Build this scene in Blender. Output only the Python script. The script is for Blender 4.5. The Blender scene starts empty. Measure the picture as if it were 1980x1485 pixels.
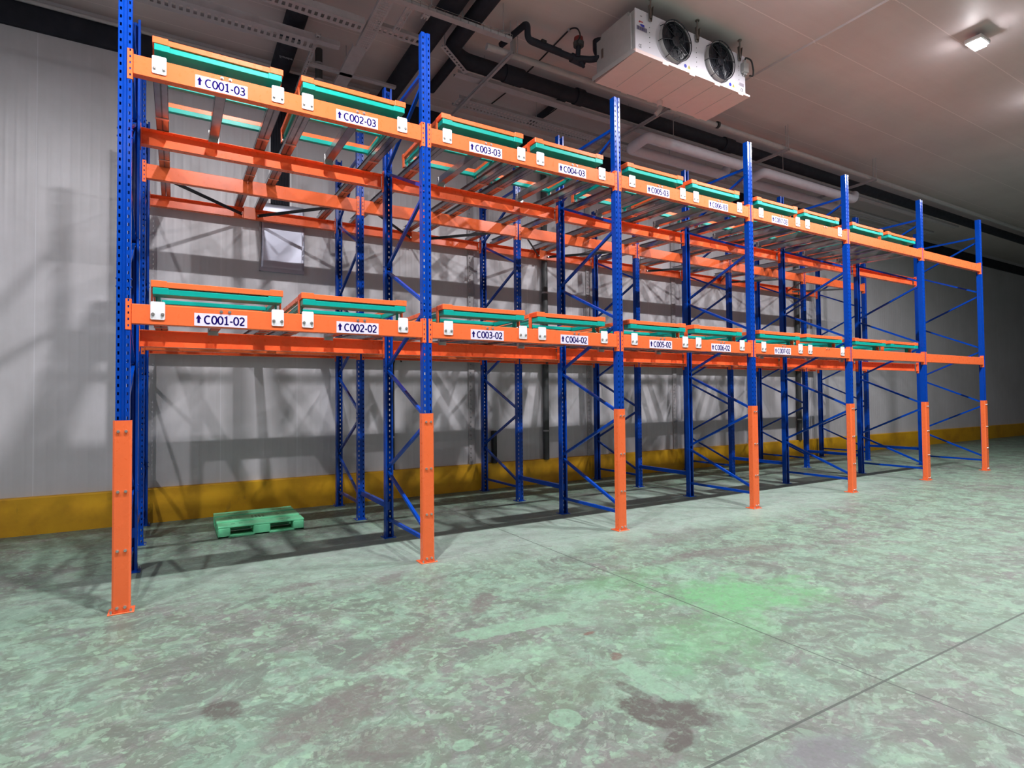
import bpy, math, random
from mathutils import Vector, Matrix

R = math.radians
scene = bpy.context.scene
COL = scene.collection

# ------------------------------------------------------------------ camera, exposure, world, lights
CAM_POS = Vector((-2.0533, -5.0843, 1.5424))
YAW, PITCH, ROLL, FPX = 0.5327, 0.0247, -0.0093, 1104.87
fwd = Vector((math.sin(YAW) * math.cos(PITCH), math.cos(YAW) * math.cos(PITCH), math.sin(PITCH)))
rgt0 = Vector((math.cos(YAW), -math.sin(YAW), 0.0))
up0 = rgt0.cross(fwd)
rgt = rgt0 * math.cos(ROLL) + up0 * math.sin(ROLL)
upv = up0 * math.cos(ROLL) - rgt0 * math.sin(ROLL)
cam_data = bpy.data.cameras.new('camera')
cam_data.sensor_fit = 'HORIZONTAL'
cam_data.sensor_width = 36.0
cam_data.lens = FPX / 1980.0 * 36.0
cam_data.clip_end = 200.0
cam = bpy.data.objects.new('camera', cam_data)
COL.objects.link(cam)
mw = Matrix.Identity(4)
for i_ in range(3):
    mw[i_][0] = rgt[i_]; mw[i_][1] = upv[i_]; mw[i_][2] = -fwd[i_]; mw[i_][3] = CAM_POS[i_]
cam.matrix_world = mw
scene.camera = cam

scene.view_settings.view_transform = 'Standard'
scene.view_settings.look = 'None'
scene.view_settings.gamma = 1.0
scene.view_settings.use_curve_mapping = False
scene.view_settings.exposure = 0.0

world = bpy.data.worlds.new('world')
scene.world = world
world.use_nodes = True
bgn = world.node_tree.nodes['Background']
bgn.inputs[0].default_value = (0.80, 0.84, 0.90, 1.0)
bgn.inputs[1].default_value = 0.03

CEIL = 6.40
LAMPS = [-4.2, -1.35, 1.45, 4.4, 7.25, 10.1, 12.9]
LAMP_Y, LAMP_Z = -1.75, 6.26


def area(name, loc, sx, sy, power, col=(1.0, 0.97, 0.99), rot=(0, 0, 0)):
    l = bpy.data.lights.new(name, 'AREA')
    l.shape = 'RECTANGLE'
    l.size = sx
    l.size_y = sy
    l.energy = power
    l.color = col
    l.spread = R(168)
    o = bpy.data.objects.new(name, l)
    o.location = loc
    o.rotation_euler = rot
    COL.objects.link(o)
    return o


LAMP_POWER = [150.0, 265.0, 85.0, 290.0, 210.0, 200.0, 150.0]
for x_, p_ in zip(LAMPS, LAMP_POWER):
    area('lamp_or_fill_light', (x_, LAMP_Y, LAMP_Z - 0.055), 0.15, 0.09, p_)
for x_ in (-3.0, 1.4, 5.8, 10.2):  # unseen fill lights added behind the camera to brighten the room
    area('lamp_or_fill_light', (x_, -7.2, LAMP_Z - 0.055), 0.15, 0.09, 30.0)

# ------------------------------------------------------------------ materials


def new_mat(name):
    m = bpy.data.materials.new(name)
    m.use_nodes = True
    nt = m.node_tree
    return m, nt, nt.nodes['Principled BSDF']


def nz(nt, scale, detail=4.0, rough=0.55, vec=None, dist=0.0):
    n = nt.nodes.new('ShaderNodeTexNoise')
    n.inputs['Scale'].default_value = scale
    n.inputs['Detail'].default_value = detail
    n.inputs['Roughness'].default_value = rough
    n.inputs['Distortion'].default_value = dist
    if vec is not None:
        nt.links.new(vec, n.inputs['Vector'])
    return n.outputs['Fac']


def ramp(nt, fac, stops):
    r = nt.nodes.new('ShaderNodeValToRGB')
    el = r.color_ramp.elements
    while len(el) < len(stops):
        el.new(0.5)
    for e, (p, c) in zip(el, stops):
        e.position = p
        e.color = c if len(c) == 4 else (*c, 1.0)
    nt.links.new(fac, r.inputs['Fac'])
    return r.outputs['Color']


def mix(nt, fac, a, b, mode='MIX'):
    n = nt.nodes.new('ShaderNodeMix')
    n.data_type = 'RGBA'
    n.blend_type = mode
    for s, v in ((0, fac), (6, a), (7, b)):
        if isinstance(v, (int, float)):
            n.inputs[s].default_value = v
        elif isinstance(v, tuple):
            n.inputs[s].default_value = (*v, 1.0) if len(v) == 3 else v
        else:
            nt.links.new(v, n.inputs[s])
    return n.outputs[2]


def mth(nt, op, a, b=None, clamp=False):
    n = nt.nodes.new('ShaderNodeMath')
    n.operation = op
    n.use_clamp = clamp
    for k, v in enumerate((a, b)):
        if v is None:
            continue
        if isinstance(v, (int, float)):
            n.inputs[k].default_value = v
        else:
            nt.links.new(v, n.inputs[k])
    return n.outputs[0]


def objco(nt, scale=None):
    t = nt.nodes.new('ShaderNodeTexCoord').outputs['Object']
    if scale is None:
        return t
    mp = nt.nodes.new('ShaderNodeMapping')
    mp.inputs['Scale'].default_value = scale
    nt.links.new(t, mp.inputs['Vector'])
    return mp.outputs[0]


def bump(nt, bs, h, strength, dist=0.01):
    b = nt.nodes.new('ShaderNodeBump')
    b.inputs['Strength'].default_value = strength
    b.inputs['Distance'].default_value = dist
    nt.links.new(h, b.inputs['Height'])
    nt.links.new(b.outputs[0], bs.inputs['Normal'])


def paint(name, col, rough=0.35, metal=0.0, var=0.12, spec=0.5, nscale=9.0):
    m, nt, bs = new_mat(name)
    co = objco(nt)
    f = nz(nt, nscale, 5.0, 0.6, co)
    dark = tuple(c * (1.0 - var) for c in col)
    lite = tuple(min(1.0, c * (1.0 + var * 0.6)) for c in col)
    nt.links.new(ramp(nt, f, [(0.3, dark), (0.7, lite)]), bs.inputs['Base Color'])
    r = nz(nt, nscale * 2.3, 3.0, 0.5, co)
    mr = nt.nodes.new('ShaderNodeMapRange')
    mr.inputs['To Min'].default_value = rough * 0.8
    mr.inputs['To Max'].default_value = rough * 1.25
    nt.links.new(r, mr.inputs['Value'])
    nt.links.new(mr.outputs[0], bs.inputs['Roughness'])
    bs.inputs['Metallic'].default_value = metal
    bs.inputs['Specular IOR Level'].default_value = spec
    return m


M = {}
M['orange'] = paint('orange_powder_coat', (0.93, 0.165, 0.048), 0.28, var=0.04, spec=0.4)
M['blue'] = paint('blue_powder_coat', (0.0005, 0.050, 0.37), 0.22, var=0.08, spec=0.32)
M['teal'] = paint('green_powder_coat', (0.001, 0.36, 0.30), 0.32, var=0.08, spec=0.35)
M['galv'] = paint('galvanised_steel', (0.36, 0.35, 0.37), 0.24, metal=0.85, var=0.2, nscale=14)
M['galv_dull'] = paint('dull_galvanised_steel', (0.42, 0.40, 0.42), 0.55, metal=0.25, var=0.12)
M['zinc'] = paint('zinc_bolt', (0.62, 0.60, 0.58), 0.3, metal=0.9, var=0.1)
M['white_plate'] = paint('white_coated_plate', (0.80, 0.81, 0.84), 0.35, var=0.04)
M['sign'] = paint('sign_paper', (0.76, 0.72, 0.88), 0.8, var=0.03, spec=0.15)
M['ink'] = paint('sign_ink', (0.010, 0.003, 0.11), 0.9, var=0.03, spec=0.05)
M['black'] = paint('black_steel', (0.012, 0.012, 0.014), 0.45, var=0.2)
M['rubber'] = paint('black_pipe_insulation', (0.008, 0.010, 0.020), 0.75, var=0.25, nscale=4)
M['dark_grey'] = paint('dark_grey_plastic', (0.055, 0.06, 0.062), 0.5, var=0.1)
M['fan_black'] = paint('fan_black', (0.008, 0.010, 0.018), 0.35, var=0.2)
M['lagging'] = paint('pale_pipe_lagging', (0.60, 0.60, 0.68), 0.5, var=0.06)
M['grey_pvc'] = paint('grey_pipe_coat', (0.42, 0.40, 0.41), 0.45, var=0.1)
M['cooler'] = paint('cooler_white_coat', (0.66, 0.63, 0.69), 0.38, var=0.03)
M['cooler_side'] = paint('cooler_aluminium_side', (0.42, 0.41, 0.41), 0.45, metal=0.3, var=0.06)
M['cooler_tray'] = paint('cooler_tray_coat', (0.78, 0.60, 0.58), 0.42, var=0.03)
M['bracket'] = paint('stainless_bracket', (0.28, 0.24, 0.22), 0.35, metal=0.8, var=0.1)
M['red_cap'] = paint('red_valve_cap', (0.20, 0.02, 0.02), 0.5, var=0.1)
M['pallet'] = paint('green_pallet_plastic', (0.15, 0.62, 0.33), 0.36, var=0.16, nscale=12)
M['pallet_dark'] = paint('pallet_slot_dark', (0.004, 0.02, 0.01), 0.7)
M['silver'] = None
M['lamp_body'] = paint('lamp_body_white', (0.7, 0.7, 0.7), 0.5)
M['yellow_tri'] = paint('warning_yellow', (0.60, 0.52, 0.08), 0.5)
M['blue_mark'] = paint('mandatory_blue', (0.02, 0.03, 0.42), 0.5)
M['red_mark'] = paint('logo_red', (0.5, 0.03, 0.04), 0.5)
M['lilac_label'] = paint('grey_lilac_label', (0.34, 0.30, 0.36), 0.5)
M['logo_print'] = paint('pale_print', (0.30, 0.32, 0.36), 0.6)


def mat_silver():
    m, nt, bs = new_mat('crumpled_silver_sheet')
    co = objco(nt)
    bs.inputs['Base Color'].default_value = (0.50, 0.52, 0.62, 1)
    bs.inputs['Metallic'].default_value = 0.55
    bs.inputs['Roughness'].default_value = 0.38
    bump(nt, bs, nz(nt, 2.2, 2.0, 0.4, co, 0.4), 0.22, 0.03)
    return m


M['silver'] = mat_silver()


def mat_emit(name, col, s):
    m, nt, bs = new_mat(name)
    bs.inputs['Base Color'].default_value = (0.9, 0.9, 0.9, 1)
    bs.inputs['Emission Color'].default_value = (*col, 1)
    bs.inputs['Emission Strength'].default_value = s
    return m


M['tube'] = mat_emit('lamp_diffuser', (1.0, 0.97, 0.99), 150.0)


def mat_wall():
    m, nt, bs = new_mat('white_sandwich_panel_wall')
    co = objco(nt)
    sep = nt.nodes.new('ShaderNodeSeparateXYZ')
    nt.links.new(co, sep.inputs[0])
    X, Z = sep.outputs[0], sep.outputs[2]
    # panel joints every 1.0 m, micro ribs every 5 cm
    fr = mth(nt, 'FRACT', mth(nt, 'DIVIDE', mth(nt, 'ADD', X, 100.515), 0.985))
    joint = mth(nt, 'LESS_THAN', mth(nt, 'ABSOLUTE', mth(nt, 'SUBTRACT', fr, 0.5)), 0.0045)
    stain = nz(nt, 0.9, 6.0, 0.62, co)
    base = ramp(nt, stain, [(0.30, (0.54, 0.53, 0.55)), (0.70, (0.66, 0.65, 0.69))])
    strk = nz(nt, 3.0, 4.0, 0.6, objco(nt, (3.0, 1.0, 0.25)))
    base = mix(nt, mth(nt, 'MULTIPLY', strk, 0.35), base, (0.40, 0.39, 0.40))
    base = mix(nt, mth(nt, 'MULTIPLY', joint, 0.5), base, (0.75, 0.75, 0.80))
    nt.links.new(base, bs.inputs['Base Color'])
    bs.inputs['Roughness'].default_value = 0.36
    w = mth(nt, 'SINE', mth(nt, 'MULTIPLY', X, 2 * math.pi / 0.10))
    w = mth(nt, 'POWER', mth(nt, 'MULTIPLY', mth(nt, 'ADD', w, 1.0), 0.5), 3.0)
    bump(nt, bs, w, 0.35, 0.004)
    return m


def mat_ceiling():
    m, nt, bs = new_mat('ceiling_panels')
    co = objco(nt)
    sep = nt.nodes.new('ShaderNodeSeparateXYZ')
    nt.links.new(co, sep.inputs[0])
    Y = sep.outputs[1]
    fr = mth(nt, 'FRACT', mth(nt, 'DIVIDE', mth(nt, 'ADD', Y, 100.546), 0.985))
    joint = mth(nt, 'LESS_THAN', mth(nt, 'ABSOLUTE', mth(nt, 'SUBTRACT', fr, 0.5)), 0.006)
    st = nz(nt, 0.7, 6.0, 0.6, co)
    base = ramp(nt, st, [(0.3, (0.60, 0.53, 0.53)), (0.7, (0.70, 0.62, 0.62))])
    lines = nz(nt, 2.0, 5.0, 0.7, objco(nt, (0.25, 6.0, 1.0)))
    base = mix(nt, mth(nt, 'MULTIPLY', lines, 0.3), base, (0.43, 0.37, 0.375))
    base = mix(nt, mth(nt, 'MULTIPLY', joint, 0.7), base, (0.85, 0.76, 0.76))
    nt.links.new(base, bs.inputs['Base Color'])
    bs.inputs['Roughness'].default_value = 0.5
    return m


def mat_curb():
    m, nt, bs = new_mat('yellow_curb_paint')
    co = objco(nt)
    st = nz(nt, 1.6, 6.0, 0.65, co)
    base = ramp(nt, st, [(0.25, (0.46, 0.22, 0.006)), (0.5, (0.64, 0.34, 0.007)), (0.8, (0.72, 0.41, 0.010))])
    sc = nz(nt, 6.0, 6.0, 0.7, objco(nt, (1, 1, 0.4)))
    base = mix(nt, ramp(nt, sc, [(0.62, (0, 0, 0)), (0.72, (0.5, 0.5, 0.5))]), base, (0.28, 0.17, 0.02))
    nt.links.new(base, bs.inputs['Base Color'])
    bs.inputs['Roughness'].default_value = 0.5
    return m


def mat_floor():
    m, nt, bs = new_mat('worn_green_coated_concrete')
    co = objco(nt)
    sep = nt.nodes.new('ShaderNodeSeparateXYZ')
    nt.links.new(co, sep.inputs[0])
    X, Y = sep.outputs[0], sep.outputs[1]

    def cmb(a, b):
        c = nt.nodes.new('ShaderNodeCombineXYZ')
        for k, v in enumerate((a, b)):
            if isinstance(v, (int, float)):
                c.inputs[k].default_value = v
            else:
                nt.links.new(v, c.inputs[k])
        return c.outputs[0]

    def blob(cx, cy, rx, ry, ang, soft=0.35, warp=0.55, ws=3.2, square=False):
        """a stain with its own outline: warped ellipse, 1 inside, 0 outside"""
        c, s = math.cos(ang), math.sin(ang)
        dx = mth(nt, 'SUBTRACT', X, cx)
        dy = mth(nt, 'SUBTRACT', Y, cy)
        u = mth(nt, 'DIVIDE', mth(nt, 'ADD', mth(nt, 'MULTIPLY', dx, c), mth(nt, 'MULTIPLY', dy, s)), rx)
        v = mth(nt, 'DIVIDE', mth(nt, 'SUBTRACT', mth(nt, 'MULTIPLY', dy, c), mth(nt, 'MULTIPLY', dx, s)), ry)
        d = mth(nt, 'SQRT', mth(nt, 'ADD', mth(nt, 'MULTIPLY', u, u), mth(nt, 'MULTIPLY', v, v)))
        if square:
            d = mth(nt, 'MAXIMUM', mth(nt, 'ABSOLUTE', u), mth(nt, 'ABSOLUTE', v))
        if warp:
            n = nz(nt, ws, 8.0, 0.7, co)
            d = mth(nt, 'ADD', d, mth(nt, 'MULTIPLY', mth(nt, 'SUBTRACT', n, 0.5), warp * 2.0))
        mr = nt.nodes.new('ShaderNodeMapRange')
        mr.inputs['From Min'].default_value = 1.0 - soft
        mr.inputs['From Max'].default_value = 1.0
        mr.inputs['To Min'].default_value = 1.0
        mr.inputs['To Max'].default_value = 0.0
        nt.links.new(d, mr.inputs['Value'])
        return mr.outputs[0]

    big = nz(nt, 0.8, 5.0, 0.6, co, 0.4)
    mid = nz(nt, 2.4, 9.0, 0.68, co, 0.6)
    mid2 = nz(nt, 3.6, 9.0, 0.70, objco(nt, (1.0, 1.15, 1.0)), 0.9)
    fine = nz(nt, 12.0, 6.0, 0.62, co, 0.6)
    vfine = nz(nt, 60.0, 4.0, 0.6, co)
    # thin green coating over grey concrete
    coat = ramp(nt, mid, [(0.32, (0.135, 0.215, 0.160)), (0.50, (0.175, 0.275, 0.210)), (0.68, (0.225, 0.345, 0.26))])
    bare = ramp(nt, fine, [(0.35, (0.120, 0.125, 0.118)), (0.65, (0.185, 0.190, 0.180))])
    wear = mth(nt, 'ADD', mth(nt, 'MULTIPLY', big, 0.45), mth(nt, 'MULTIPLY', mid2, 0.55))
    wear = ramp(nt, wear, [(0.43, (0.95, 0.95, 0.95)), (0.475, (0.55, 0.55, 0.55)), (0.53, (0.08, 0.08, 0.08)), (0.60, (0, 0, 0))])
    base = mix(nt, wear, coat, bare)
    # olive scuffed areas with crisp edges
    ol = nz(nt, 3.1, 9.0, 0.72, objco(nt, (1.25, 1.0, 1.0)), 1.2)
    base = mix(nt, ramp(nt, ol, [(0.50, (0, 0, 0)), (0.525, (0.45, 0.45, 0.45)), (0.66, (0.75, 0.75, 0.75))]), base, (0.115, 0.150, 0.112))
    # flakes: crisp lighter chips where a film stayed on
    wv = nt.nodes.new('ShaderNodeVectorMath')
    wv.operation = 'ADD'
    nn = nt.nodes.new('ShaderNodeTexNoise')
    nn.inputs['Scale'].default_value = 11.0
    nn.inputs['Detail'].default_value = 4.0
    nt.links.new(co, nn.inputs['Vector'])
    vs = nt.nodes.new('ShaderNodeVectorMath')
    vs.operation = 'SCALE'
    vs.inputs['Scale'].default_value = 0.13
    nt.links.new(nn.outputs['Color'], vs.inputs[0])
    nt.links.new(co, wv.inputs[0])
    nt.links.new(vs.outputs[0], wv.inputs[1])
    for (sc, th, k, g0) in ((6.5, 0.24, 0.8, 0.52), (13.0, 0.26, 0.7, 0.47)):
        vor = nt.nodes.new('ShaderNodeTexVoronoi')
        vor.inputs['Scale'].default_value = sc
        nt.links.new(wv.outputs[0], vor.inputs['Vector'])
        fl = ramp(nt, vor.outputs['Distance'], [(th, (k, k, k)), (th + 0.03, (0, 0, 0))])
        gate = ramp(nt, nz(nt, 2.0 + sc * 0.1, 4.0, 0.6, co), [(g0, (0, 0, 0)), (g0 + 0.06, (1, 1, 1))])
        base = mix(nt, mix(nt, 1.0, fl, gate, 'MULTIPLY'), base, (0.225, 0.36, 0.255))
    sp = ramp(nt, fine, [(0.56, (0, 0, 0)), (0.60, (0.5, 0.5, 0.5))])
    base = mix(nt, sp, base, (0.115, 0.145, 0.115))
    sp2 = ramp(nt, nz(nt, 15.0, 5.0, 0.62, objco(nt, (1.0, 1.5, 1.0)), 0.8), [(0.57, (0, 0, 0)), (0.60, (0.45, 0.45, 0.45))])
    base = mix(nt, sp2, base, (0.27, 0.36, 0.29))
    # stronger light by and under the rack, painted in as a paler floor tone
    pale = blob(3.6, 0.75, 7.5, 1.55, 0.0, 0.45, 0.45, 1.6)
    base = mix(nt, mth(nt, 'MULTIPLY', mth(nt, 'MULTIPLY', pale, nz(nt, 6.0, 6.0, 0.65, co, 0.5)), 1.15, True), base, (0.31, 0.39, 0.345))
    # bigger crisp-edged islands of darker bare floor
    isl = ramp(nt, nz(nt, 1.7, 9.0, 0.70, objco(nt, (1.0, 1.2, 1.0)), 1.6), [(0.545, (0, 0, 0)), (0.565, (0.55, 0.55, 0.55)), (0.70, (0.8, 0.8, 0.8))])
    keep = ramp(nt, pale, [(0.1, (1, 1, 1)), (0.6, (0.15, 0.15, 0.15))])
    base = mix(nt, mix(nt, 1.0, isl, keep, 'MULTIPLY'), base, (0.105, 0.118, 0.104))
    chip = ramp(nt, nz(nt, 7.0, 7.0, 0.60, co, 0.8), [(0.58, (0, 0, 0)), (0.595, (0.5, 0.5, 0.5))])
    base = mix(nt, mix(nt, 1.0, chip, keep, 'MULTIPLY'), base, (0.21, 0.335, 0.24))
    # stains that are where they are in the photograph
    GREEN = (0.115, 0.335, 0.145)
    BROWN = (0.075, 0.068, 0.062)
    PLUM = (0.125, 0.105, 0.105)
    MINT = (0.21, 0.36, 0.25)
    brk = ramp(nt, nz(nt, 21.0, 8.0, 0.72, co, 0.6), [(0.40, (0.45, 0.45, 0.45)), (0.50, (1, 1, 1))])
    for (cx, cy, rx, ry, an, k, colr, soft, wp) in STAINS(GREEN, BROWN, PLUM, MINT):
        m_ = blob(cx, cy, rx, ry, an, soft, wp * 1.5, min(9.0, max(3.0, 1.0 / ry)))
        m_ = mth(nt, 'MULTIPLY', m_, brk, True)
        base = mix(nt, mth(nt, 'MULTIPLY', m_, k), base, colr)
    # crisp left-over pieces of coating
    for (cx, cy, rx, ry, an, sq, wp) in ((0.168, -2.74, 0.235, 0.062, 1.52, True, 0.22), (-0.05, -1.73, 0.40, 0.085, -0.10, True, 0.35), (-0.43, -2.80, 0.082, 0.085, 0.0, False, 0.22), (-0.94, -2.74, 0.05, 0.04, 0.0, False, 0.3)):
        base = mix(nt, mth(nt, 'MULTIPLY', mth(nt, 'MULTIPLY', blob(cx, cy, rx, ry, an, 0.06, wp * 1.5, 7.0, sq), brk, True), 0.68), base, (0.19, 0.33, 0.23))
    # tyre marks
    for (cx, cy, r, wd) in ((-3.4, -0.25, 1.78, 0.022), (-1.25, -3.35, 0.92, 0.016), (-1.2, -2.75, 0.68, 0.014)):
        dx = mth(nt, 'SUBTRACT', X, cx)
        dy = mth(nt, 'SUBTRACT', Y, cy)
        d = mth(nt, 'SQRT', mth(nt, 'ADD', mth(nt, 'MULTIPLY', dx, dx), mth(nt, 'MULTIPLY', dy, dy)))
        ring = mth(nt, 'LESS_THAN', mth(nt, 'ABSOLUTE', mth(nt, 'SUBTRACT', d, r)), wd)
        an = mth(nt, 'ARCTAN2', dy, dx)
        zz = mth(nt, 'GREATER_THAN', mth(nt, 'SINE', mth(nt, 'ADD', mth(nt, 'MULTIPLY', an, 170.0 * r), mth(nt, 'MULTIPLY', d, 90.0))), 0.1)
        g = ramp(nt, nz(nt, 2.3, 3.0, 0.5, co), [(0.47, (0, 0, 0)), (0.56, (1, 1, 1))])
        k = mth(nt, 'MULTIPLY', mth(nt, 'MULTIPLY', ring, zz), 0.3)
        base = mix(nt, mix(nt, 1.0, g, cmb_col(nt, k), 'MULTIPLY'), base, (0.26, 0.36, 0.27))
    vf = ramp(nt, vfine, [(0.3, (0.90, 0.90, 0.90)), (0.7, (1.06, 1.06, 1.06))])
    base = mix(nt, 1.0, base, vf, 'MULTIPLY')
    # sawn joints
    for (ax, pos, w, k) in ((X, 1.245, 0.006, 0.75), (Y, -3.41, 0.007, 0.85), (Y, 0.052, 0.006, 0.35), (X, -4.7, 0.006, 0.7), (X, 7.2, 0.006, 0.6)):
        j = mth(nt, 'LESS_THAN', mth(nt, 'ABSOLUTE', mth(nt, 'SUBTRACT', ax, pos)), w)
        base = mix(nt, mth(nt, 'MULTIPLY', j, k), base, (0.045, 0.06, 0.05))
    nt.links.new(base, bs.inputs['Base Color'])
    rr = ramp(nt, mid, [(0.3, (0.62, 0.62, 0.62)), (0.7, (0.44, 0.44, 0.44))])
    nt.links.new(rr, bs.inputs['Roughness'])
    bs.inputs['Specular IOR Level'].default_value = 0.35
    bump(nt, bs, fine, 0.06, 0.01)
    return m


def cmb_col(nt, v):
    c = nt.nodes.new('ShaderNodeCombineColor')
    for k in range(3):
        nt.links.new(v, c.inputs[k])
    return c.outputs[0]


def STAINS(G, B, P, Mi):
    return (
        (1.75, -2.1, 0.95, 0.45, -0.35, 0.78, G, 0.6, 0.9),
        (1.0, -2.5, 0.85, 0.45, 0.2, 0.45, G, 0.6, 0.9),
        (0.55, -1.75, 0.5, 0.35, 0.0, 0.35, Mi, 0.6, 0.7),
        (1.2, -1.35, 0.9, 0.22, 0.0, 0.35, G, 0.6, 0.8),
        (0.02, -3.02, 0.25, 0.15, -0.9, 0.9, B, 0.25, 0.65),
        (0.02, -2.78, 0.16, 0.045, -1.5, 0.7, B, 0.3, 0.6),
        (0.19, -3.05, 0.10, 0.05, 0.3, 0.6, B, 0.3, 0.6),
        (-0.10, -3.21, 0.12, 0.06, 0.3, 0.9, B, 0.2, 0.3),
        (0.21, -2.43, 0.07, 0.04, 0.9, 0.8, (0.14, 0.095, 0.08), 0.3, 0.6),
        (0.285, -2.08, 0.055, 0.022, 0.0, 0.85, (0.14, 0.085, 0.07), 0.3, 0.5),
        (-0.25, -2.55, 0.38, 0.30, 0.3, 0.35, (0.13, 0.17, 0.11), 0.6, 0.7),
        (-0.85, -1.62, 0.42, 0.14, 0.45, 0.65, P, 0.5, 0.8),
        (-1.35, -2.15, 0.42, 0.22, 0.45, 0.65, P, 0.5, 0.8),
        (-1.25, -2.55, 0.35, 0.20, 0.0, 0.55, P, 0.6, 0.8),
        (-0.05, -1.22, 0.26, 0.12, 0.9, 0.75, P, 0.4, 0.7),
        (-1.2, -0.06, 0.26, 0.10, 0.1, 0.70, P, 0.4, 0.8),
        (-0.45, -0.28, 0.20, 0.12, 0.5, 0.60, P, 0.4, 0.8),
        (-0.80, -0.12, 0.25, 0.08, 0.0, 0.40, P, 0.5, 0.8),
        (2.9, -1.30, 0.9, 0.17, -0.3, 0.60, P, 0.5, 0.8),
        (3.0, -0.55, 1.2, 0.28, 0.0, 0.45, P, 0.6, 0.9),
        (2.1, -1.15, 0.5, 0.10, 0.0, 0.55, P, 0.5, 0.9),
        (-1.85, -1.85, 0.10, 0.12, 0.4, 0.85, B, 0.3, 0.4),
        (0.35, -3.62, 0.32, 0.16, 0.0, 0.75, (0.15, 0.15, 0.165), 0.4, 0.3),
        (-0.45, -3.25, 0.30, 0.12, 0.0, 0.55, P, 0.5, 0.8),
        (-1.55, -2.75, 0.20, 0.25, 0.2, 0.4, Mi, 0.5, 0.6),
        (-0.3, -2.15, 0.45, 0.14, 0.0, 0.45, Mi, 0.5, 0.8),
    )


M['wall'] = mat_wall()
M['ceil'] = mat_ceiling()
M['curb'] = mat_curb()
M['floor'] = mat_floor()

# ------------------------------------------------------------------ mesh helpers


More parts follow.
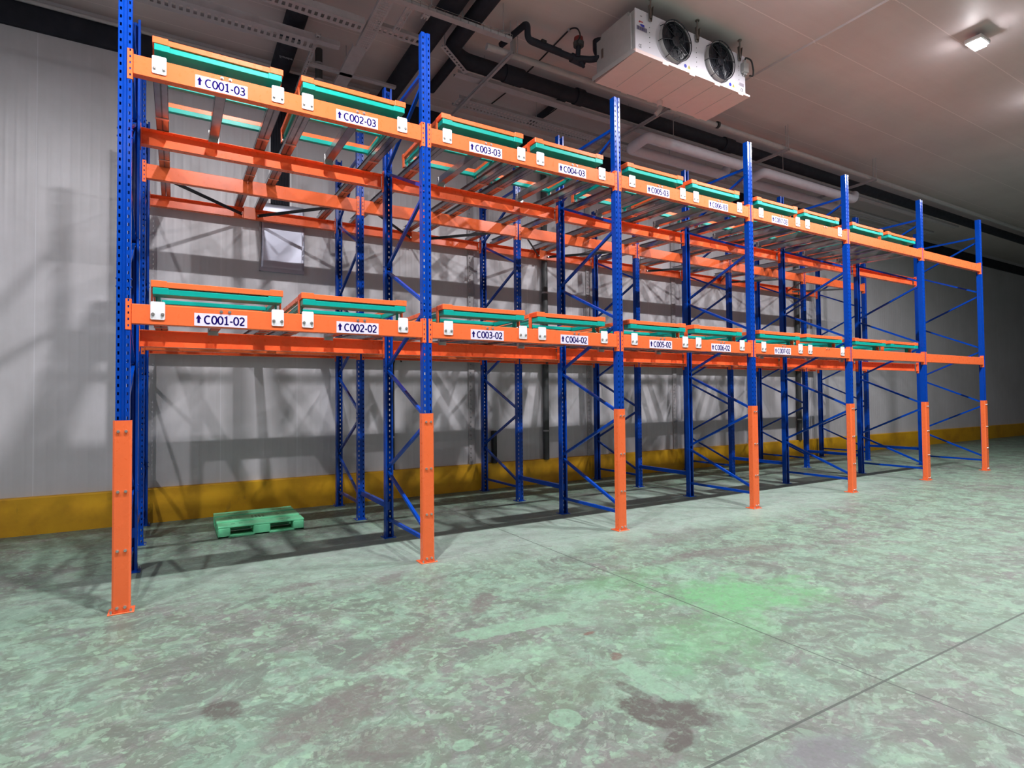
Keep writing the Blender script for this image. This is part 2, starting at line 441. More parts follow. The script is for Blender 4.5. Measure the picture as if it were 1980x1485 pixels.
class MB:
    def __init__(self):
        self.v = []
        self.f = []
        self.smooth = []

    def add(self, vs, fs, smooth=False):
        o = len(self.v)
        self.v += [tuple(p) for p in vs]
        self.f += [tuple(i + o for i in f) for f in fs]
        self.smooth += [smooth] * len(fs)
        return self

    def box(self, x0, x1, y0, y1, z0, z1):
        vs = [(x, y, z) for x in (x0, x1) for y in (y0, y1) for z in (z0, z1)]
        return self.add(vs, [(0, 1, 3, 2), (4, 6, 7, 5), (0, 4, 5, 1), (2, 3, 7, 6), (0, 2, 6, 4), (1, 5, 7, 3)])

    def bbox(self, x0, x1, y0, y1, z0, z1, b=0.004):
        """box with chamfered edges along all twelve edges"""
        xs, ys, zs = (x0, x1), (y0, y1), (z0, z1)
        b = min(b, (x1 - x0) * 0.45, (y1 - y0) * 0.45, (z1 - z0) * 0.45)
        idx = {}
        vs = []
        for i in (0, 1):
            for j in (0, 1):
                for k in (0, 1):
                    sx, sy, sz = (1 - 2 * i), (1 - 2 * j), (1 - 2 * k)
                    for a in range(3):
                        p = [xs[i], ys[j], zs[k]]
                        off = [sx * b, sy * b, sz * b]
                        for c in range(3):
                            if c != a:
                                p[c] += off[c]
                        idx[(i, j, k, a)] = len(vs)
                        vs.append(tuple(p))
        fs = []
        for a in range(3):
            for s in (0, 1):
                o = [c for c in range(3) if c != a]
                quad = []
                for (p, q) in ((0, 0), (1, 0), (1, 1), (0, 1)):
                    key = [0, 0, 0]
                    key[a] = s
                    key[o[0]] = p
                    key[o[1]] = q
                    quad.append(idx[(*key, a)])
                fs.append(tuple(quad))
        for a in range(3):
            o = [c for c in range(3) if c != a]
            for p in (0, 1):
                for q in (0, 1):
                    k0 = [0, 0, 0]
                    k1 = [0, 0, 0]
                    k0[o[0]] = k1[o[0]] = p
                    k0[o[1]] = k1[o[1]] = q
                    k0[a] = 0
                    k1[a] = 1
                    fs.append((idx[(*k0, o[0])], idx[(*k0, o[1])], idx[(*k1, o[1])], idx[(*k1, o[0])]))
        for i in (0, 1):
            for j in (0, 1):
                for k in (0, 1):
                    fs.append((idx[(i, j, k, 0)], idx[(i, j, k, 1)], idx[(i, j, k, 2)]))
        return self.add(vs, fs)

    def bar(self, p0, p1, w, h, up=(0, 0, 1)):
        """rectangular bar between two points, w across, h along 'up'"""
        p0, p1 = Vector(p0), Vector(p1)
        d = (p1 - p0).normalized()
        u = Vector(up)
        s = d.cross(u)
        if s.length < 1e-5:
            s = d.cross(Vector((1, 0, 0)))
        s.normalize()
        u = s.cross(d).normalized()
        vs = []
        for p in (p0, p1):
            for a, b in ((-1, -1), (1, -1), (1, 1), (-1, 1)):
                vs.append(p + s * (a * w / 2) + u * (b * h / 2))
        return self.add(vs, [(0, 3, 2, 1), (4, 5, 6, 7), (0, 1, 5, 4), (1, 2, 6, 5), (2, 3, 7, 6), (3, 0, 4, 7)])

    def cyl(self, p0, p1, r0, r1=None, n=14, cap=True):
        r1 = r0 if r1 is None else r1
        p0, p1 = Vector(p0), Vector(p1)
        d = (p1 - p0).normalized()
        a = Vector((0, 0, 1)) if abs(d.z) < 0.9 else Vector((1, 0, 0))
        s = d.cross(a).normalized()
        t = s.cross(d)
        vs = []
        for p, r in ((p0, r0), (p1, r1)):
            for k in range(n):
                an = 2 * math.pi * k / n
                vs.append(p + s * (r * math.cos(an)) + t * (r * math.sin(an)))
        fs = [(k, (k + 1) % n, n + (k + 1) % n, n + k) for k in range(n)]
        self.add(vs, fs, True)
        if cap:
            self.add(vs, [tuple(range(n))[::-1], tuple(range(n, 2 * n))], False)
        return self

    def tube(self, pts, r, n=12, rnd=0.0, seg=6, cap=True):
        """round tube along a polyline; rnd = bend radius at inner corners"""
        P = [Vector(p) for p in pts]
        if rnd > 0:
            Q = [P[0]]
            for i in range(1, len(P) - 1):
                a = (P[i - 1] - P[i])
                b = (P[i + 1] - P[i])
                k = min(rnd, a.length * 0.45, b.length * 0.45)
                A = P[i] + a.normalized() * k
                B = P[i] + b.normalized() * k
                for s in range(seg + 1):
                    t = s / seg
                    Q.append(A * (1 - t) ** 2 + P[i] * 2 * t * (1 - t) + B * t * t)
            Q.append(P[-1])
            P = Q
        rings = []
        prev = None
        for i, p in enumerate(P):
            if i == 0:
                d = P[1] - P[0]
            elif i == len(P) - 1:
                d = P[-1] - P[-2]
            else:
                d = (P[i + 1] - p).normalized() + (p - P[i - 1]).normalized()
            d.normalize()
            if prev is None:
                a = Vector((0, 0, 1)) if abs(d.z) < 0.9 else Vector((1, 0, 0))
                s = d.cross(a).normalized()
            else:
                s = (prev - d * prev.dot(d)).normalized()
            prev = s
            t = s.cross(d)
            rings.append([p + s * (r * math.cos(2 * math.pi * k / n)) + t * (r * math.sin(2 * math.pi * k / n)) for k in range(n)])
        vs = [q for ring in rings for q in ring]
        fs = []
        for i in range(len(rings) - 1):
            for k in range(n):
                fs.append((i * n + k, i * n + (k + 1) % n, (i + 1) * n + (k + 1) % n, (i + 1) * n + k))
        self.add(vs, fs, True)
        if cap:
            self.add(rings[0], [tuple(range(n))[::-1]])
            self.add(rings[-1], [tuple(range(n))])
        return self

    def sheet(self, prof, z0, z1):
        """vertical sheet along an open xy profile (no thickness: use solid=)"""
        n = len(prof)
        vs = [(x, y, z0) for x, y in prof] + [(x, y, z1) for x, y in prof]
        return self.add(vs, [(k, k + 1, n + k + 1, n + k) for k in range(n - 1)])

    def build(self, name, mat, parent=None, loc=None, solid=0.0, off=0.0, weld=False):
        me = bpy.data.meshes.new(name)
        me.from_pydata([tuple(p) for p in self.v], [], self.f)
        me.polygons.foreach_set('use_smooth', self.smooth)
        me.materials.append(mat)
        me.validate()
        me.update()
        o = bpy.data.objects.new(name, me)
        COL.objects.link(o)
        if parent is not None:
            o.parent = parent
        if loc is not None:
            o.location = loc
        if solid:
            s = o.modifiers.new('thickness', 'SOLIDIFY')
            s.thickness = solid
            s.offset = off
        return o


def tag(o, label, cat, group=None, kind=None):
    if label:
        o['label'] = label
    if cat:
        o['category'] = cat
    if group:
        o['group'] = group
    if kind:
        o['kind'] = kind
    return o


def thing(name, label, cat, loc=(0, 0, 0), group=None):
    o = bpy.data.objects.new(name, None)
    o.empty_display_size = 0.1
    o.location = loc
    COL.objects.link(o)
    return tag(o, label, cat, group)


def struct(name, mb, mat, label=None):
    o = mb.build(name, mat)
    o['kind'] = 'structure'
    if label:
        o['label'] = label
    return o


def dup(o, parent=None, loc=None):
    c = o.copy()
    COL.objects.link(c)
    if parent is not None:
        c.parent = parent
    for ch in list(KIDS.get(o.name, [])):
        d = dup(ch, c)
        KIDS.setdefault(c.name, []).append(d)
    if loc is not None:
        c.location = loc
    return c


KIDS = {}


def index_kids():
    KIDS.clear()
    for o in bpy.data.objects:
        if o.parent is not None:
            KIDS.setdefault(o.parent.name, []).append(o)


def arc(cx, cy, rx, ry, a0, a1, n=14):
    return [(cx + rx * math.cos(R(a0 + (a1 - a0) * k / n)), cy + ry * math.sin(R(a0 + (a1 - a0) * k / n))) for k in range(n + 1)]


GLYPH = {
    'C': [arc(0.33, 0.5, 0.29, 0.46, 52, 308, 22)],
    '0': [arc(0.27, 0.5, 0.22, 0.46, 0, 360, 26)],
    '1': [[(0.09, 0.82), (0.27, 0.95), (0.27, 0.045)], [(0.07, 0.045), (0.46, 0.045)]],
    '2': [arc(0.25, 0.70, 0.20, 0.255, 160, -38, 14) + [(0.06, 0.05)], [(0.05, 0.045), (0.49, 0.045)]],
    '3': [arc(0.23, 0.73, 0.19, 0.225, 140, -90, 14), arc(0.22, 0.275, 0.23, 0.23, 90, -140, 14), [(0.14, 0.505), (0.24, 0.505)]],
    '4': [[(0.38, 0.045), (0.38, 0.94), (0.04, 0.29), (0.52, 0.29)]],
    '5': [[(0.45, 0.94), (0.12, 0.94), (0.11, 0.55)] + arc(0.22, 0.31, 0.24, 0.265, 95, -130, 16)],
    '6': [arc(0.44, 0.40, 0.36, 0.55, 92, 180, 12) + arc(0.28, 0.30, 0.205, 0.255, 180, 540, 24)],
    '7': [[(0.05, 0.94), (0.48, 0.94), (0.20, 0.045)]],
    '-': [[(0.04, 0.38), (0.29, 0.38)]],
    'E': [[(0.46, 0.95), (0.10, 0.95), (0.10, 0.05), (0.46, 0.05)], [(0.10, 0.52), (0.42, 0.52)]],
    'v': [[(0.03, 0.62), (0.22, 0.05), (0.41, 0.62)]],
    'o': [arc(0.24, 0.33, 0.19, 0.29, 0, 360, 18)],
    'n': [[(0.08, 0.03), (0.08, 0.62)], [(0.08, 0.40)] + arc(0.25, 0.42, 0.17, 0.20, 150, 0, 8) + [(0.42, 0.03)]],
    'a': [arc(0.22, 0.33, 0.18, 0.29, 0, 360, 16), [(0.40, 0.62), (0.40, 0.03)]],
    'l': [[(0.10, 0.03), (0.10, 0.98)]],
    'i': [[(0.10, 0.03), (0.10, 0.62)], [(0.10, 0.82), (0.10, 0.88)]],
    'e': [[(0.06, 0.35), (0.42, 0.35)] + arc(0.24, 0.33, 0.18, 0.29, 0, 310, 16)],
}
ADV = {'C': 0.66, '-': 0.36, '1': 0.56, 'l': 0.22, 'i': 0.22, 'v': 0.48, 'o': 0.50, 'a': 0.52, 'n': 0.52, 'e': 0.50}


def text_mesh(body, size, shear=0.0, weight=0.118):
    """upright lettering in the xz plane, centred in z, drawn as joined flat strokes with a little thickness"""
    mb = MB()
    x0 = 0.0
    hw = weight / 2
    for ch in body:
        for st in GLYPH.get(ch, []):
            n_ = len(st)
            L_, R_ = [], []
            for i in range(n_):
                p = Vector(st[i])
                d0 = (p - Vector(st[i - 1])).normalized() if i > 0 else None
                d1 = (Vector(st[i + 1]) - p).normalized() if i < n_ - 1 else None
                if d0 is None and Vector(st[0]) == Vector(st[-1]):
                    d0 = (Vector(st[-1]) - Vector(st[-2])).normalized()
                d0 = d0 or d1
                d1 = d1 or d0
                m_ = d0 + d1
                if m_.length < 1e-4:
                    m_ = d1
                m_.normalize()
                nrm = Vector((-m_.y, m_.x))
                k = hw / max(0.45, abs(nrm.dot(Vector((-d0.y, d0.x)))))
                L_.append(p + nrm * k)
                R_.append(p - nrm * k)
            vs = []
            for th in (-0.0008, 0.0):
                for q in L_ + R_:
                    zz = (q.y - 0.5)
                    vs.append(((x0 + q.x + shear * zz) * size, th, zz * size))
            m2 = 2 * n_
            fs = []
            for i in range(n_ - 1):
                fs.append((i, n_ + i, n_ + i + 1, i + 1))
                fs.append((i, i + 1, m2 + i + 1, m2 + i))
                fs.append((n_ + i + 1, n_ + i, m2 + n_ + i, m2 + n_ + i + 1))
            mb.add(vs, fs)
        x0 += ADV.get(ch, 0.575)
    me = bpy.data.meshes.new('lettering')
    me.from_pydata(mb.v, [], mb.f)
    me.update()
    return me


def text_obj(body, size, mat, parent, loc, width_fit=None, shear=0.0, name='lettering', weight=0.150):
    me = text_mesh(body, size, shear, weight)
    xs = [v.co.x for v in me.vertices]
    if width_fit:
        k = width_fit / (max(xs) - min(xs))
        x0 = min(xs)
        for v in me.vertices:
            v.co.x = (v.co.x - x0) * k
    me.materials.clear()
    me.materials.append(mat)
    o = bpy.data.objects.new(name, me)
    COL.objects.link(o)
    o.parent = parent
    o.location = loc
    return o


# ------------------------------------------------------------------ room shell
XL, XR, YF, YB = -5.6, 34.0, -13.0, 3.60
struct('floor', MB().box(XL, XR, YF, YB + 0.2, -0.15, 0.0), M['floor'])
struct('ceiling', MB().box(XL, XR, YF, YB + 0.2, CEIL, CEIL + 0.15), M['ceil'])
struct('wall_back', MB().box(XL, XR, YB, YB + 0.2, 0.0, CEIL), M['wall'])
struct('wall_left', MB().box(XL - 0.2, XL, YF, YB, 0.0, CEIL), M['wall'])
struct('wall_front', MB().box(XL, XR, YF - 0.2, YF, 0.0, CEIL), M['wall'])
cb = MB()
CURB_Y, CURB_H = 3.525, 0.435
cb.add([(XL, CURB_Y, 0), (XR, CURB_Y, 0), (XR, CURB_Y, CURB_H - 0.012), (XL, CURB_Y, CURB_H - 0.012),
        (XL, CURB_Y + 0.012, CURB_H), (XR, CURB_Y + 0.012, CURB_H), (XR, YB, CURB_H + 0.004), (XL, YB, CURB_H + 0.004)],
       [(0, 1, 2, 3), (3, 2, 5, 4), (4, 5, 6, 7)])
cb.add([(XL, CURB_Y, 0), (XL, YB, 0), (XL, YB, CURB_H + 0.004), (XL, CURB_Y + 0.012, CURB_H)], [(0, 1, 2, 3)])
struct('baseboard_back', cb, M['curb'], 'yellow painted kerb along the foot of the back wall')
struct('trim_1', MB().box(5.46, 5.50, YF, YB, CEIL - 0.03, CEIL).box(5.50, 5.66, YF, YB, CEIL - 0.012, CEIL), M['ceil'],
       'narrow raised joint strip across the ceiling')
struct('trim_2', MB().box(XL, XR, YB - 0.06, YB, 5.98, 6.27), M['rubber'], 'black strip along the top of the back wall')

# ------------------------------------------------------------------ rack data
PW = 0.043            # half width of a post
PD = 0.072
H = 5.075
FD = 1.205            # frame depth
F2Y = 2.262           # front of the wall-side frames
F2D = 1.19
BAY = 2.4
COLS = [x + 0.013 for x in (-2.4, 0.0, 2.4, 4.8, 7.2, 9.6, 12.0)]
LEV = {3: 4.09, 2: 2.205}


def post_mesh(height, front=True, holes=True):
    """open C-shaped upright: grooved face with two punched columns. front: face at y=0, else face at y=PD"""
    mb = MB()

    def fy(y):
        return y if front else PD - y
    g = [(-0.024, PD), (-PW, PD), (-PW, 0.0)]
    mb.sheet([(x, fy(y)) for x, y in g], 0.0, height)
    mb.sheet([(-x, fy(y)) for x, y in reversed(g)], 0.0, height)
    mb.sheet([(-0.015, fy(0)), (-0.008, fy(0.009)), (0.008, fy(0.009)), (0.015, fy(0))], 0.0, height)
    hx0, hx1 = 0.022, 0.034
    for s in (-1, 1):
        xs = [s * PW, s * hx1, s * hx0, s * 0.015]
        mb.sheet([(xs[0], fy(0)), (xs[1], fy(0))], 0.0, height)
        mb.sheet([(xs[2], fy(0)), (xs[3], fy(0))], 0.0, height)
        z = 0.03
        zp = 0.0
        while z + 0.024 < height:
            mb.sheet([(xs[1], fy(0)), (xs[2], fy(0))], zp, z)
            zp = z + 0.024
            z += 0.06
        mb.sheet([(xs[1], fy(0)), (xs[2], fy(0))], zp, height)
    return mb


def foot_plate(front_row):
    mb = MB()
    w = 0.082 if front_row else 0.07
    mb.bbox(-w, w, -0.03, 0.115, 0.0, 0.008, 0.002)
    mb.box(-PW - 0.004, -PW, 0.0, PD, 0.008, 0.07)
    mb.box(PW, PW + 0.004, 0.0, PD, 0.008, 0.07)
    return mb


def make_frame(depth, guard):
    t = thing('rack_upright_frame', None, None)
    fp = post_mesh(H, True).build('front_post', M['blue'], t, solid=0.0025)
    rp = post_mesh(H, False).build('rear_post', M['blue'], t, (0, depth - PD, 0), solid=0.0025)
    foot_plate(guard).build('foot_plate', M['orange'] if guard else M['blue'], t)
    foot_plate(False).build('foot_plate', M['blue'], t, (0, depth - PD, 0))
    ya, yb = 0.038, depth - 0.038
    nr = [0.755, 1.885, 3.010, 4.130]
    nf = [0.275, 1.335, 2.430, 3.560, 4.665]
    segs = []
    for k, zr in enumerate(nr):
        segs.append(((ya, nf[k] + (0.03 if k else 0.0)), (yb, zr - 0.025)))
        segs.append(((yb, zr + 0.025), (ya, nf[k + 1] - 0.03)))
    for (a, b) in segs:
        br = MB().bar((0, a[0], a[1]), (0, b[0], b[1]), 0.030, 0.030)
        for (y, z) in (a, b):
            br.cyl((-PW - 0.008, y, z), (PW + 0.008, y, z), 0.007, n=8)
        br.build('diagonal_brace', M['blue'], t)
    for z in (0.205, 4.72):
        MB().bar((0, ya, z), (0, yb, z), 0.030, 0.034).build('horizontal_brace', M['blue'], t)
    for yy in (-0.02, depth + 0.02):
        for sx in (-0.06, 0.06):
            MB().cyl((0, 0, 0.004), (0, 0, 0.028), 0.008, n=8).build('anchor_bolt', M['zinc'], t, (sx, yy, 0))
    if guard:
        g = MB()
        gw = PW + 0.011
        zt = 1.405
        g.sheet([(-gw, 0.062), (-gw, 0.0), (-gw + 0.010, -0.012), (gw - 0.010, -0.012), (gw, 0.0), (gw, 0.062)], 0.010, zt)
        go = g.build('post_guard', M['orange'], t, solid=0.004, off=1.0)
        go['label'] = 'orange protective cover around the foot of the post'
        for z in (0.045, 0.455, 0.885, 1.325):
            for sx in (-0.024, 0.024):
                MB().cyl((0, -0.015, 0), (0, -0.026, 0), 0.0120, 0.0095, n=10).build('bolt', M['zinc'], go, (sx, 0, z))
    return t


front_proto = make_frame(FD, True)
rear_proto = make_frame(F2D, False)

names = ['at the left rack end before C001', 'between the C002 and C003 signs', 'between the C004 and C005 signs',
         'between the C006 and C007 signs', 'next right after the C007 sign', 'second right after the C007 sign', 'third right after the C007 sign']
index_kids()
for i, x in enumerate(COLS):
    for proto, y, lab in ((front_proto, 0.0, 'blue aisle-side rack frame with orange post guard, '), (rear_proto, F2Y, 'plain blue wall-side rack frame, ')):
        o = proto if i == 0 else dup(proto)
        o.location = (x, y, 0)
        tag(o, lab + names[i], 'rack frame', 'upright frames of the pallet rack')

# ties between the aisle-side and wall-side frames
tie = thing('row_spacer', None, None)
MB().bar((0, FD - 0.01, 0.35), (0, F2Y + 0.01, 0.35), 0.04, 0.055).build('spacer_bar', M['blue'], tie)
for y in (FD - 0.03, F2Y + 0.03):
    MB().box(-0.03, 0.03, y - 0.012, y + 0.012, 0.305, 0.395).build('end_plate', M['blue'], tie)
index_kids()
for i, x in enumerate(COLS):
    o = tie if i == 0 else dup(tie)
    o.location = (x, 0, 0)
    tag(o, 'low blue bar tying two rack frames together ' + names[i], 'rack tie', 'low ties between the frames')

# ------------------------------------------------------------------ beams
LANES = (-0.558, 0.532)     # lane centres from the bay centre


def beam_bar(h, y0=0.0, d=0.045, length=BAY):
    mb = MB()
    mb.bbox(PW + 0.006, length - PW - 0.006, y0, y0 + d, -h, 0.0, 0.004)
    return mb


def connector(face_y, side, h, sgn):
    """L plate hooked on the post: on its punched face, and down the side of the post."""
    mb = MB()
    zt, zb = 0.035, -h - 0.045
    a, b = (0.013, PW + 0.007)
    th = 0.004
    # plate with a rounded inner top corner and slots
    segs = []
    y0, y1 = (face_y - th, face_y) if sgn < 0 else (face_y, face_y + th)
    lo, hi = (a, b) if side > 0 else (-b, -a)
    slots = [zb + 0.022 + k * 0.047 for k in range(5)]
    zp = zb
    cx = (lo + hi) / 2
    for z in slots:
        mb.box(lo, hi, y0, y1, zp, z)
        mb.box(lo, cx - 0.005, y0, y1, z, z + 0.018)
        mb.box(cx + 0.005, hi, y0, y1, z, z + 0.018)
        zp = z + 0.018
    mb.box(lo, hi, y0, y1, zp, zt)
    # side flange carrying the beam
    xo = b if side > 0 else -b
    x0, x1 = (xo - th, xo) if side > 0 else (xo, xo + th)
    if sgn < 0:
        mb.box(x0, x1, y0, face_y + 0.05, zb, zt)
    else:
        mb.box(x0, x1, face_y - 0.05, y1, zb, zt)
    return mb


def make_beam(h, sgn):
    """sgn -1: hooks on a face looking to the aisle, +1: on a face looking to the wall. local y=0 is that face"""
    t = thing('pallet_beam', None, None)
    y0 = -0.004 if sgn < 0 else -0.041
    if sgn < 0:
        beam_bar(h, y0, 0.065).build('beam_bar', M['orange'], t)
    else:
        c_ = MB()
        xa, xb = PW + 0.006, BAY - PW - 0.006
        c_.box(xa, xb, 0.030, 0.034, -h, 0.0)
        c_.box(xa, xb, -0.040, 0.030, -0.004, 0.0)
        c_.box(xa, xb, -0.040, 0.030, -h, -h + 0.004)
        c_.build('beam_bar', M['orange'], t)
    connector(0.0, 1, h, sgn).build('end_connector', M['orange'], t)
    c = connector(0.0, -1, h, sgn).build('end_connector', M['orange'], t, (BAY, 0, 0))
    return t


ROWS = [  # y of the post face, sgn, beam height, top relative to the level, description
    (0.0, -1, 0.150, 0.068, 'aisle-side front beam'),
    (FD, 1, 0.155, 0.0, 'second beam back from the aisle'),
    (F2Y, -1, 0.160, 0.055, 'third beam back from the aisle'),
    (F2Y + F2D, 1, 0.140, 0.083, 'rearmost beam nearest the wall'),
]
bayname = ['C001-C002 bay', 'C003-C004 bay', 'C005-C006 bay', 'C007 bay', 'bay right of C007', 'last bay on the right']
levname = {3: 'upper level', 2: 'lower level'}
protos = {}
sign_y = -0.0045 - 0.0012


def bolt_mesh():
    mb = MB()
    mb.cyl((0, 0, 0), (0, -0.004, 0), 0.0125, n=14)
    mb.cyl((0, -0.004, 0), (0, -0.012, 0), 0.0085, 0.007, n=6)
    return mb


bolt_src = bolt_mesh().build('bolt', M['zinc'])
BOLT = bolt_src.data
bpy.data.objects.remove(bolt_src)


def put_bolt(parent, x, y, z):
    o = bpy.data.objects.new('bolt', BOLT)
    COL.objects.link(o)
    o.parent = parent
    o.location = (x, y, z)
    return o


def plate_mesh():
    mb = MB()
    w, h, r, th = 0.0475, 0.137, 0.010, 0.007
    pts = []
    for (cx, cz, a0) in ((w - r, h - r, 0), (-w + r, h - r, 90), (-w + r, r, 180), (w - r, r, 270)):
        for k in range(5):
            a = R(a0 + 22.5 * k)
            pts.append((cx + r * math.cos(a), cz + r * math.sin(a)))
    n = len(pts)
    vs = [(x, 0.0, z) for x, z in pts] + [(x, -th, z) for x, z in pts]
    mb.add(vs, [tuple(range(n)), tuple(range(n, 2 * n))[::-1]] + [(k, n + k, n + (k + 1) % n, (k + 1) % n) for k in range(n)])
    return mb


PLATE = plate_mesh().build('stop_plate', M['white_plate'])
PLATE_ME = PLATE.data
bpy.data.objects.remove(PLATE)


def arrow_mesh():
    s = 1.0
    pts = [(0, 0.035), (0.0185, 0.004), (0.0085, 0.004), (0.0085, -0.030), (-0.0085, -0.030), (-0.0085, 0.004), (-0.0185, 0.004)]
    n = len(pts)
    mb = MB()
    vs = [(x, 0, z) for x, z in pts] + [(x, -0.0012, z) for x, z in pts]
    mb.add(vs, [tuple(range(n, 2 * n))[::-1]] + [(k, n + k, n + (k + 1) % n, (k + 1) % n) for k in range(n)])
    return mb


index_kids()
for lv, L in LEV.items():
    for r, (fy, sgn, h, dz, rname) in enumerate(ROWS):
        for b in range(len(COLS) - 1):
            key = r
            if r not in protos:
                protos[r] = make_beam(h, sgn)
                index_kids()
                o = protos[r]
            else:
                o = dup(protos[r])
            o.location = (COLS[b], fy, L + dz)
            tag(o, 'orange ' + rname + ', ' + levname[lv] + ' of the ' + bayname[b], 'rack beam', 'orange beams of the pallet rack')
            o['_k'] = '%d_%d_%d' % (lv, r, b)

# furniture of the front beams: stop plates, signs, screws
for o in [q for q in bpy.data.objects if '_k' in q.keys()]:
    lv, r, b = (int(s) for s in o['_k'].split('_'))
    del o['_k']
    if r != 0:
        continue
    for li, lc in enumerate(LANES):
        cx = BAY / 2 + lc
        lane = 2 * b + 1 + li
        if lane > 8:
            continue
        for sx in (-0.425, 0.425):
            p = bpy.data.objects.new('stop_plate', PLATE_ME)
            COL.objects.link(p)
            p.parent = o
            p.location = (cx + sx, -0.004, -0.112)
            p['label'] = 'white bolted plate on the front of the beam'
            put_bolt(p, -0.031, -0.007, 0.040)
            put_bolt(p, 0.031, -0.007, 0.040)
        for sx in (0.015, 0.075):
            put_bolt(o, cx + sx - 0.01, -0.004, -0.022)
        if lane > 7:
            continue
        sg = MB().box(-0.188, 0.188, -0.0015, 0.0, -0.05, 0.05).build('sign', M['sign'], o, (cx + 0.005, -0.004, -0.092))
        sg['label'] = 'pale lilac location sign reading C00%d-0%d' % (lane, lv)
        a = arrow_mesh().build('arrow', M['ink'], sg, (-0.158, -0.0015, 0.002))
        text_obj('C00%d-0%d' % (lane, lv), 0.066, M['ink'], sg, (-0.122, -0.0018, 0.0), width_fit=0.292)

# ------------------------------------------------------------------ push-back rails
SL = 0.034


def rail_z(y):
    return 0.004 + SL * (y - 1.18)


def extr(mb, rects, y0, y1):
    for (x0, x1, z0, z1) in rects:
        a, b = rail_z(y0), rail_z(y1)
        vs = [(x0, y0, z0 + a), (x1, y0, z0 + a), (x1, y0, z1 + a), (x0, y0, z1 + a), (x0, y1, z0 + b), (x1, y1, z0 + b), (x1, y1, z1 + b), (x0, y1, z1 + b)]
        mb.add(vs, [(0, 1, 2, 3), (7, 6, 5, 4), (0, 4, 5, 1), (1, 5, 6, 2), (2, 6, 7, 3), (3, 7, 4, 0)])
    return mb


def make_rail():
    t = thing('pushback_rail', None, None)
    mb = MB()
    rects = [(-0.050, -0.004, 0.0, 0.006), (0.004, 0.050, 0.0, 0.006), (-0.007, -0.002, 0.0, 0.095), (0.002, 0.007, 0.0, 0.095),
             (-0.032, -0.002, 0.090, 0.096), (0.002, 0.032, 0.090, 0.096), (-0.050, -0.045, 0.0, 0.045), (0.045, 0.050, 0.0, 0.045),
             (-0.050, -0.030, 0.042, 0.048), (0.030, 0.050, 0.042, 0.048)]
    extr(mb, rects, 0.063, 3.50)
    mb.build('rail_profile', M['galv'], t)
    for (ya, yb) in ((0.86, 0.90), (2.0, 2.03)):
        extr(MB(), [(-0.054, 0.054, -0.004, 0.0)], ya, yb).build('tie_plate', M['zinc'], t)
    sp = MB()
    for yy in (3.44,):
        sp.cyl((0.035, yy + 0.035, rail_z(yy)), (0.035, yy + 0.035, rail_z(yy) + 0.07), 0.008, n=8)
    sp.build('bolt', M['zinc'], t)
    return t


def make_center_rail():
    t = thing('center_guide_rail', None, None)
    mb = MB()
    extr(mb, [(-0.040, 0.040, 0.0, 0.005), (-0.040, -0.035, 0.0, 0.075), (0.035, 0.040, 0.0, 0.075), (-0.040, -0.028, 0.070, 0.075), (0.028, 0.040, 0.070, 0.075)], 0.063, FD - 0.042)
    mb.build('rail_profile', M['galv'], t)
    bk = MB()
    z = rail_z(FD - 0.03)
    bk.box(-0.045, 0.045, FD - 0.085, FD - 0.081, z - 0.035, z + 0.075)
    bk.box(-0.045, -0.041, FD - 0.085, FD - 0.045, z - 0.035, z + 0.03)
    bk.box(0.041, 0.045, FD - 0.085, FD - 0.045, z - 0.035, z + 0.03)
    bk.build('end_bracket', M['zinc'], t)
    return t


rail_p = make_rail()
crail_p = make_center_rail()
rail_first = [True, True]


# ------------------------------------------------------------------ carts
def make_cart(kind):
    t = thing('pushback_cart', None, None)
    fr = MB()
    sl = 0.010

    def bar(x0, x1, y0, y1, zt, h):
        mz = sl * (y0 - 0.06)
        fr.bbox(x0, x1, y0, y1, zt - h + mz, zt + mz, 0.003)
    if kind == 'orange':
        mat, X0, zt, hh, fy, ry = M['orange'], 0.472, 0.253, 0.044, 0.024, 1.16
        legx = 0.468
        bar(-X0, X0, fy, fy + 0.155, zt, hh)
        for s in (-1, 1):
            x0, x1 = sorted((s * X0, s * (X0 - 0.105)))
            bar(x0, x1, fy - 0.004, fy + 0.155, zt + 0.008, hh + 0.008)
            x0, x1 = sorted((s * X0, s * (X0 - 0.035)))
            bar(x0, x1, fy + 0.15, ry, zt, hh)
        bar(-X0, X0, ry - 0.045, ry, zt, hh)
        legy = (0.16, 1.12)
    else:
        mat, X0, zt, hh, fy, ry = M['teal'], 0.460, 0.197, 0.043, 0.022, 1.125
        legx = 0.438
        bar(-X0, X0, fy, fy + 0.155, zt, hh)
        for s in (-1, 1):
            x0, x1 = sorted((s * X0, s * (X0 - 0.105)))
            bar(x0, x1, fy - 0.004, fy + 0.155, zt + 0.008, hh + 0.008)
            x0, x1 = sorted((s * 0.448, s * 0.413))
            bar(x0, x1, fy + 0.15, ry, zt, hh)
        bar(-0.44, 0.44, ry - 0.045, ry, zt, hh)
        bar(-0.41, 0.41, 0.60, 0.645, zt, 0.035)
        legy = (0.20, 1.09)
    fr.build('cart_frame', mat, t)
    for s in (-1, 1):
        for ly in legy:
            rt = rail_z(ly) + 0.097
            zt2 = zt - hh + sl * ly
            lg = MB()
            lg.box(s * legx - 0.005, s * legx + 0.005, ly - 0.025, ly + 0.025, rt + 0.006, zt2)
            lo = lg.build('leg', mat, t)
            wh = MB()
            wx = s * (legx - 0.018) if kind == 'orange' else s * (legx + 0.018)
            wh.cyl((wx - 0.010, ly, rt + 0.019), (wx + 0.010, ly, rt + 0.019), 0.018, n=14)
            wh.cyl((min(wx, s * legx) - 0.008, ly, rt + 0.019), (max(wx, s * legx) + 0.008, ly, rt + 0.019), 0.005, n=8)
            w = wh.build('wheel', M['zinc'], lo)
    return t


